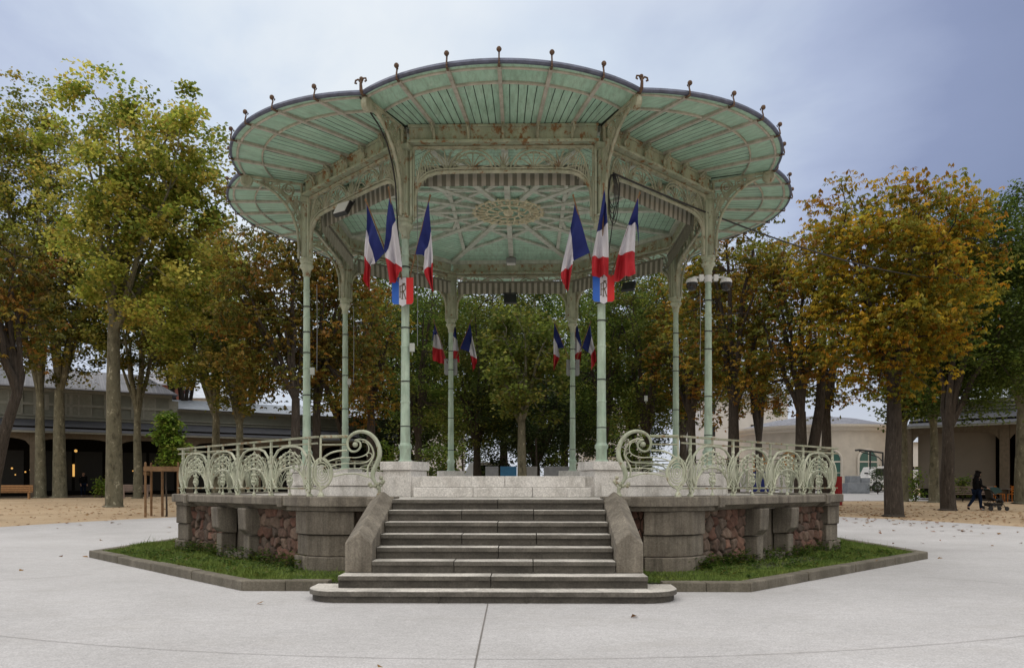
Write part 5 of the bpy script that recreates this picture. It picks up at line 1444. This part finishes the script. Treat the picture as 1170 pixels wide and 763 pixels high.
for px, w, mat, lab in ((846, .9, 'white', 'white poster board behind the right balustrade'), (872, 1.3, 'blue', 'blue poster board behind the right balustrade'), (900, 1.1, 'white_wall', 'pale poster board by the twin trunks'), (829, .7, 'ply', 'orange board behind the right hand column')):
    d = 48; b = MB(); b.bb(-w/2, w/2, -.03, .03, .45, 1.75)
    for x in (-w/2+.08, w/2-.08): b.bb(x-.03, x+.03, .031, .08, 0, 1.75)
    tag(b.build('poster_board', M[mat], None, loc=(at(px, d), d, gz(d))), lab, 'board', 'boards behind the balustrade')
def bench(label, px, d, L, mat, rz=0):
    t = thing('park_bench', label, 'bench', (at(px, d), d, gz(d)), rz)
    b = MB()
    for i in range(4): b.bb(-L/2, L/2, -.25+i*.13, -.25+i*.13+.115, .42, .46)
    b.build('seat', M[mat], t, bevel=.008)
    b = MB()
    for i in range(3): b.bb(-L/2, L/2, .255, .285, .50+i*.14, .62+i*.14)
    b.build('backrest', M[mat], t, bevel=.008)
    for x in (-L/2+.2, L/2-.2):
        b = MB(); b.bb(x-.05, x+.05, -.22, .24, 0, .418); b.bb(x-.04, x+.04, .22, .25, .0, .85); b.build('leg', M[mat], t)
bench('light timber bench in front of the plane trunks at the far left', 14, 49.0, 2.2, 'bench_wood', R(25))
bench('pinkish bench right of the tall mottled plane trunk', 155, 51, 1.8, 'bench_stone', R(25))
bench('long pinkish bench behind the walking person, by the lime trunk', 1102, 45, 2.9, 'bench_stone', R(-25))
# orange cafe chairs and table
def chair(px, d, rz, label, src=None):
    loc = (at(px, d), d, gz(d))
    if src is not None:
        c = copy_tree(src); c.location = loc; c.rotation_euler.z = rz; c['label'] = label; return c
    t = thing('cafe_chair', label, 'chair', loc, rz, 'orange chairs at the right')
    b = MB(); b.bb(-.22, .22, -.22, .22, .44, .47); b.build('seat', M['orange'], t)
    b = MB()
    for z in (.62, .76, .88): b.bb(-.2, .2, .21, .235, z-.03, z+.04)
    b.build('backrest', M['orange'], t)
    for x, y_, h in ((-.2, -.2, .44), (.2, -.2, .44), (-.2, .22, .92), (.2, .22, .92)):
        b = MB(); b.tube([(x, y_*1.15, 0), (x, y_, h)], .022, 6); b.build('leg', M['orange'], t)
    return t
c0_ = chair(1142, 45, R(70), 'orange chair left of the pale table, nearest the stroller')
chair(1149, 46.5, R(200), 'orange chair behind the left one by the pale table', c0_)
chair(1158, 44.5, R(-60), 'orange chair right of the pale table by the pale plane trunk', c0_)
t = thing('cafe_table', 'small round pale table between the orange chairs', 'table', (at(1151, 45.3), 45.3, gz(45.3)))
MB().lathe([(.34, .72), (.35, .73), (.35, .745), (.34, .75)], (0,0,0), 18).build('tabletop', M['grey_metal'], t)
MB().lathe([(.22, 0), (.2, .03), (.03, .05), (.03, .719)], (0,0,0), 12).build('leg', M['dark_metal'], t)

# ================================================================== PEOPLE
def skin(name, verts, edges, mat, parent, sub=2):
    me = bpy.data.meshes.new(name); me.from_pydata([v[:3] for v in verts], edges, []); me.materials.append(M[mat])
    o = bpy.data.objects.new(name, me); COL.objects.link(o); o.parent = parent
    sm = o.modifiers.new('skin', 'SKIN'); sm.use_smooth_shade = True
    for i, v in enumerate(verts):
        d = me.skin_vertices[0].data[i]; r = v[3]; d.radius = r if isinstance(r, tuple) else (r, r); d.use_root = (i == 0)
    ss = o.modifiers.new('sub', 'SUBSURF'); ss.levels = sub; ss.render_levels = sub
    return o
def person(label, loc, rz, walk=True):
    t = thing('person', label, 'person', loc, rz)
    J = {}
    if walk: legs = {1: [(.02, .09, .88), (-.10, .09, .50), (-.36, .09, .17), (-.27, .09, .05)], -1: [(.02, -.09, .88), (.11, -.09, .48), (.13, -.09, .09), (.30, -.09, .035)]}
    else: legs = {1: [(0, .1, .88), (.01, .11, .48), (0, .11, .09), (.14, .13, .035)], -1: [(0, -.1, .88), (.03, -.11, .48), (.0, -.11, .09), (.14, -.13, .035)]}
    arm = lambda s: ([(.03, .17*s, 1.39), (.05, .22*s, 1.12), (.33, .21*s, 1.02)] if walk else [(.0, .18*s, 1.39), (-.02, .24*s, 1.12), (.12, .22*s, .90)])
    V = [(0, 0, .95, (.15, .12)), (.01, 0, 1.12, (.12, .10)), (.03, 0, 1.30, (.15, .11)), (.035, 0, 1.42, (.09, .08)), (.05, 0, 1.50, .052), (.075, 0, 1.57, (.075, .085)), (.08, 0, 1.65, (.078, .09)), (.075, 0, 1.70, .055)]
    E = [(i, i+1) for i in range(7)]
    V.append((.155, 0, 1.60, .018)); E.append((5, len(V)-1))                       # nose
    for s in (-1, 1):
        V.append((.07, .085*s, 1.60, .018)); E.append((5, len(V)-1))               # ears
        L = legs[s]; b0 = len(V)
        for p, r in zip(L, (.088, .058, .042, .03)): V.append((*p, r))
        E += [(0, b0), (b0, b0+1), (b0+1, b0+2), (b0+2, b0+3)]
        Aa = arm(s); b1 = len(V)
        for p, r in zip(Aa, (.055, .042, .028)): V.append((*p, r))
        E += [(2, b1), (b1, b1+1), (b1+1, b1+2)]
        wv = Vector(Aa[2]); dv = (Vector(Aa[2]) - Vector(Aa[1])).normalized(); pl = wv + dv*.07
        V.append((*pl, (.035, .02))); pi = len(V)-1; E.append((b1+2, pi))
        for f in range(4):
            o_ = (f-1.5)*.019; q = pl + dv*.03 + Vector((0, o_, 0)); q2 = q + dv*(.045 - abs(f-1.4)*.006) + Vector((0, 0, -.022)); q3 = q2 + Vector((0, 0, -.025)) - dv*.01
            k = len(V); V += [(*q, .010), (*q2, .009), (*q3, .008)]; E += [(pi, k), (k, k+1), (k+1, k+2)]
        q = wv + dv*.04 + Vector((0, -s*.035, -.01)); k = len(V); V += [(*q, .011), (*(q + dv*.035 + Vector((0, -s*.01, -.02))), .009)]; E += [(pi, k), (k, k+1)]
    skin('body', V, E, 'skin', t)
    for s in (-1, 1):
        for nm, yy, mm in (('eye', .03*s, 'black'),):
            b = MB(); b.ball((.148, yy, 1.625), .010, 6); b.build('eye', M[mm], t)
    b = MB(); b.bb(.148, .153, -.02, .02, 1.555, 1.565); b.build('mouth', M['red_wrap'], t)
    V = [(0, 0, .90, (.21, .18)), (.01, 0, 1.10, (.20, .165)), (.02, 0, 1.30, (.205, .16)), (.03, 0, 1.42, (.125, .11)), (.045, 0, 1.475, .075)]
    E = [(0,1), (1,2), (2,3), (3,4)]
    for s in (-1, 1):
        Aa = arm(s); b1 = len(V)
        for p, r in zip(Aa, (.078, .060, .045)): V.append((*p, r))
        E += [(2, b1), (b1, b1+1), (b1+1, b1+2)]
    skin('jacket', V, E, 'coat', t)
    V = [(0, 0, .93, (.165, .135))]; E = []
    for s in (-1, 1):
        L = legs[s]; b0 = len(V)
        for p, r in zip(L[:3], (.108, .076, .056)): V.append((*p, r))
        E += [(0, b0), (b0, b0+1), (b0+1, b0+2)]
    skin('trousers', V, E, 'jeans', t)
    for s in (-1, 1):
        L = legs[s]; skin('shoe', [(*L[2], .052), (*((Vector(L[2])+Vector(L[3]))/2 + Vector((0,0,-.015))), .05), (*L[3], .036)], [(0,1), (1,2)], 'coat' if s > 0 else 'grey_metal', t, 1)
    if walk: skin('hair', [(.035, 0, 1.655, (.108, .105)), (.015, 0, 1.57, (.10, .10)), (-.03, 0, 1.45, (.10, .12)), (-.09, 0, 1.28, (.08, .11)), (-.11, 0, 1.16, .05), (.055, 0, 1.70, .075)], [(0,1), (1,2), (2,3), (3,4), (0,5)], 'hair', t)
    else: skin('hair', [(.05, 0, 1.69, (.09, .1)), (.03, 0, 1.64, (.09, .095)), (.01, 0, 1.57, .06)], [(0,1), (1,2)], 'hair', t)
    return t
pd_ = 34.6; PX = at(1116, pd_)
person('person in a black jacket and dark jeans walking to the right, pushing a stroller', (PX, pd_, gz(pd_)), R(4))
lw = Mw @ Vector((5.0, -1.5, 0))
person('dim figure in dark clothes standing in the cafe arcade behind the left trees', lw, R(-40), False)
t = thing('stroller', 'black stroller with dark teal hood pushed along the gravel by the walking person', 'stroller', (PX, pd_, gz(pd_)), R(4))
f = MB()
for s in (-1, 1):
    f.tube([(.42, s*.22, 1.03), (.62, s*.24, .80), (.95, s*.25, .40), (1.24, s*.24, .10)], .016, 6)
    f.tube([(.46, s*.26, .10), (.75, s*.25, .45), (.85, s*.25, .55)], .016, 6)
    f.tube([(.46, s*.26, .12), (.9, s*.25, .22), (1.22, s*.24, .14)], .013, 6)
f.tube([(.42, -.22, 1.03), (.40, 0, 1.04), (.42, .22, 1.03)], .02, 8); f.tube([(.46, -.26, .10), (.46, .26, .10)], .012, 6)
f.build('frame', M['dark_metal'], t)
h = MB()
for j in range(8):
    a0, a1 = R(20 + j*15), R(20 + (j+1)*15); c = (.70, .72)
    q = [(c[0] + .36*math.cos(a), sy, c[1] + .34*math.sin(a)) for a in (a0, a1) for sy in (-.22, .22)]
    h.add(q, [(0, 1, 3, 2)])
    for sy in (-.22, .22): h.add([(c[0], sy, c[1]), q[0][:1] + (sy,) + q[0][2:], q[2][:1] + (sy,) + q[2][2:]], [(0, 1, 2)])
h.build('hood', M['teal'], t)
s_ = MB(); pts = [(.52, .92), (.60, .58), (.78, .46), (1.02, .50), (1.10, .36)]
for a, c in zip(pts[:-1], pts[1:]): s_.beam((a[0], 0, a[1]), (c[0], 0, c[1]), .42, .06)
s_.build('seat', M['black'], t)
k = MB(); k.add([(.50, -.2, .2), (1.05, -.2, .22), (1.05, .2, .22), (.50, .2, .2), (.46, -.23, .36), (1.1, -.23, .34), (1.1, .23, .34), (.46, .23, .36)], [(3,2,1,0), (0,1,5,4), (1,2,6,5), (2,3,7,6), (3,0,4,7)])
k.build('basket', M['black'], t)
My = Matrix.Rotation(R(90), 3, 'X')
for x, yy, r0 in ((.46, -.28, .11), (.46, .28, .11), (1.24, -.24, .095), (1.24, .24, .095)):
    w = MB(); w.lathe([(r0*.6, -.02), (r0, -.018), (r0, .018), (r0*.6, .02)], (x, yy, r0), 16, 0, My); w.build('wheel', M['black'], t)

# ================================================================== LIGHT, SKY, CAMERA
SUN_EL, SUN_AZ = 60, -60          # azimuth measured from +Y towards +X
w = bpy.data.worlds.new('World'); scene.world = w; w.use_nodes = True
nt = w.node_tree; nn = nt.nodes; bg = nn['Background']; L_ = nt.links.new
sky = nn.new('ShaderNodeTexSky'); sky.sky_type = 'NISHITA'; sky.sun_disc = False
sky.sun_elevation = R(SUN_EL); sky.sun_rotation = R(SUN_AZ); sky.dust_density = 2.0
tc = nn.new('ShaderNodeTexCoord')
def vm(op, a, b=None):
    n = nn.new('ShaderNodeVectorMath'); n.operation = op; L_(a, n.inputs[0])
    if b is not None: n.inputs[1].default_value = b
    return n
def mth(op, a, b):
    n = nn.new('ShaderNodeMath'); n.operation = op
    for i, v in enumerate((a, b)):
        if isinstance(v, (int, float)): n.inputs[i].default_value = v
        else: L_(v, n.inputs[i])
    return n.outputs[0]
def wramp(fac, stops):
    r = nn.new('ShaderNodeValToRGB'); e = r.color_ramp.elements
    while len(e) < len(stops): e.new(.5)
    for el, (p, c) in zip(e, stops): el.position = p; el.color = (*c, 1)
    L_(fac, r.inputs[0]); return r.outputs[0]
bd_ = Vector(((455-585)/885, 1, (555-150)/885)).normalized()       # brightest part of the cloud deck
dot = vm('DOT_PRODUCT', vm('NORMALIZE', tc.outputs['Generated']).outputs[0], tuple(bd_)).outputs['Value']
mp = nn.new('ShaderNodeMapping'); mp.inputs['Scale'].default_value = (1, 1, 2.2); L_(tc.outputs['Generated'], mp.inputs[0])
no = nn.new('ShaderNodeTexNoise'); no.inputs['Scale'].default_value = 2.2; no.inputs['Detail'].default_value = 6; no.inputs['Roughness'].default_value = .55; no.inputs['Distortion'].default_value = .4; L_(mp.outputs[0], no.inputs['Vector'])
f = mth('ADD', dot, mth('MULTIPLY', mth('SUBTRACT', no.outputs['Fac'], .5), .22))
cloud = wramp(f, [(.70, (.22, .27, .43)), (.82, (.29, .345, .53)), (.90, (.46, .53, .72)), (.965, (.70, .79, .91)), (1.0, (.86, .92, .97))])
# overcast deck grows brighter towards the zenith
sep = nn.new('ShaderNodeSeparateXYZ'); L_(tc.outputs['Generated'], sep.inputs[0])
zen = nn.new('ShaderNodeMapRange'); zen.inputs[1].default_value = .50; zen.inputs[2].default_value = 1.0; zen.inputs[3].default_value = 1.0; zen.inputs[4].default_value = 1.9; L_(sep.outputs['Z'], zen.inputs[0])
up_ = nn.new('ShaderNodeMapRange'); up_.inputs[1].default_value = .50; up_.inputs[2].default_value = .75; L_(sep.outputs['Z'], up_.inputs[0])
wm_ = nn.new('ShaderNodeMix'); wm_.data_type = 'RGBA'; L_(up_.outputs[0], wm_.inputs[0]); hz_ = nn.new('ShaderNodeMapRange'); hz_.inputs[1].default_value = .02; hz_.inputs[2].default_value = .30; hz_.inputs[3].default_value = .85; hz_.inputs[4].default_value = 0.0; L_(sep.outputs['Z'], hz_.inputs[0])
hm_ = nn.new('ShaderNodeMix'); hm_.data_type = 'RGBA'; L_(hz_.outputs[0], hm_.inputs[0]); L_(cloud, hm_.inputs[6]); hm_.inputs[7].default_value = (.74, .78, .84, 1)
bf_ = nn.new('ShaderNodeMapRange'); bf_.interpolation_type = 'SMOOTHSTEP'; bf_.inputs[1].default_value = .25; bf_.inputs[2].default_value = -.35; L_(sep.outputs['Y'], bf_.inputs[0])
nm_ = nn.new('ShaderNodeMix'); nm_.data_type = 'RGBA'; L_(bf_.outputs[0], nm_.inputs[0]); L_(hm_.outputs[2], nm_.inputs[6]); nm_.inputs[7].default_value = (.345, .325, .30, 1)
L_(nm_.outputs[2], wm_.inputs[6]); wm_.inputs[7].default_value = (.90, .86, .80, 1)
sc_ = vm('SCALE', wm_.outputs[2]); bk_ = nn.new('ShaderNodeMapRange'); bk_.interpolation_type = 'SMOOTHSTEP'; bk_.inputs[1].default_value = .15; bk_.inputs[2].default_value = -.6; bk_.inputs[3].default_value = 1.0; bk_.inputs[4].default_value = 1.9; L_(sep.outputs['Y'], bk_.inputs[0])  # unseen sky behind the camera, brightened to light the front faces
L_(mth('MULTIPLY', mth('MULTIPLY', zen.outputs[0], bk_.outputs[0]), 10.0), sc_.inputs['Scale'])
mx = nn.new('ShaderNodeMix'); mx.data_type = 'RGBA'; mx.inputs[0].default_value = .88
L_(sky.outputs[0], mx.inputs[6]); L_(sc_.outputs[0], mx.inputs[7]); L_(mx.outputs[2], bg.inputs['Color'])
bg.inputs['Strength'].default_value = .1
sun = bpy.data.lights.new('sun', 'SUN'); sun.energy = .7; sun.angle = R(30); sun.color = (1, .97, .93)
so = bpy.data.objects.new('sun', sun); COL.objects.link(so)
az = R(SUN_AZ); el = R(SUN_EL)
so.rotation_euler = Vector((math.sin(az)*math.cos(el), math.cos(az)*math.cos(el), math.sin(el))).to_track_quat('Z', 'Y').to_euler()
cam = bpy.data.cameras.new('camera'); co = bpy.data.objects.new('camera', cam); COL.objects.link(co); scene.camera = co
co.location = (0, 0, 1.4); co.rotation_euler = (R(90), 0, 0)
cam.sensor_width = 36; cam.lens = 885/1170*36; cam.shift_y = (555-381.5)/1170; cam.clip_start = .05; cam.clip_end = 4000
vs_ = scene.view_settings; vs_.view_transform = 'Standard'; vs_.look = 'None'; vs_.gamma = 1; vs_.exposure = 0; vs_.use_curve_mapping = False
scene.render.engine = 'CYCLES'; cy = scene.cycles
cy.max_bounces = 6; cy.diffuse_bounces = 3; cy.glossy_bounces = 2; cy.transmission_bounces = 3; cy.transparent_max_bounces = 4
cy.use_denoising = True; cy.denoiser = 'OPENIMAGEDENOISE'; cy.sample_clamp_indirect = 6; cy.caustics_reflective = False; cy.caustics_refractive = False
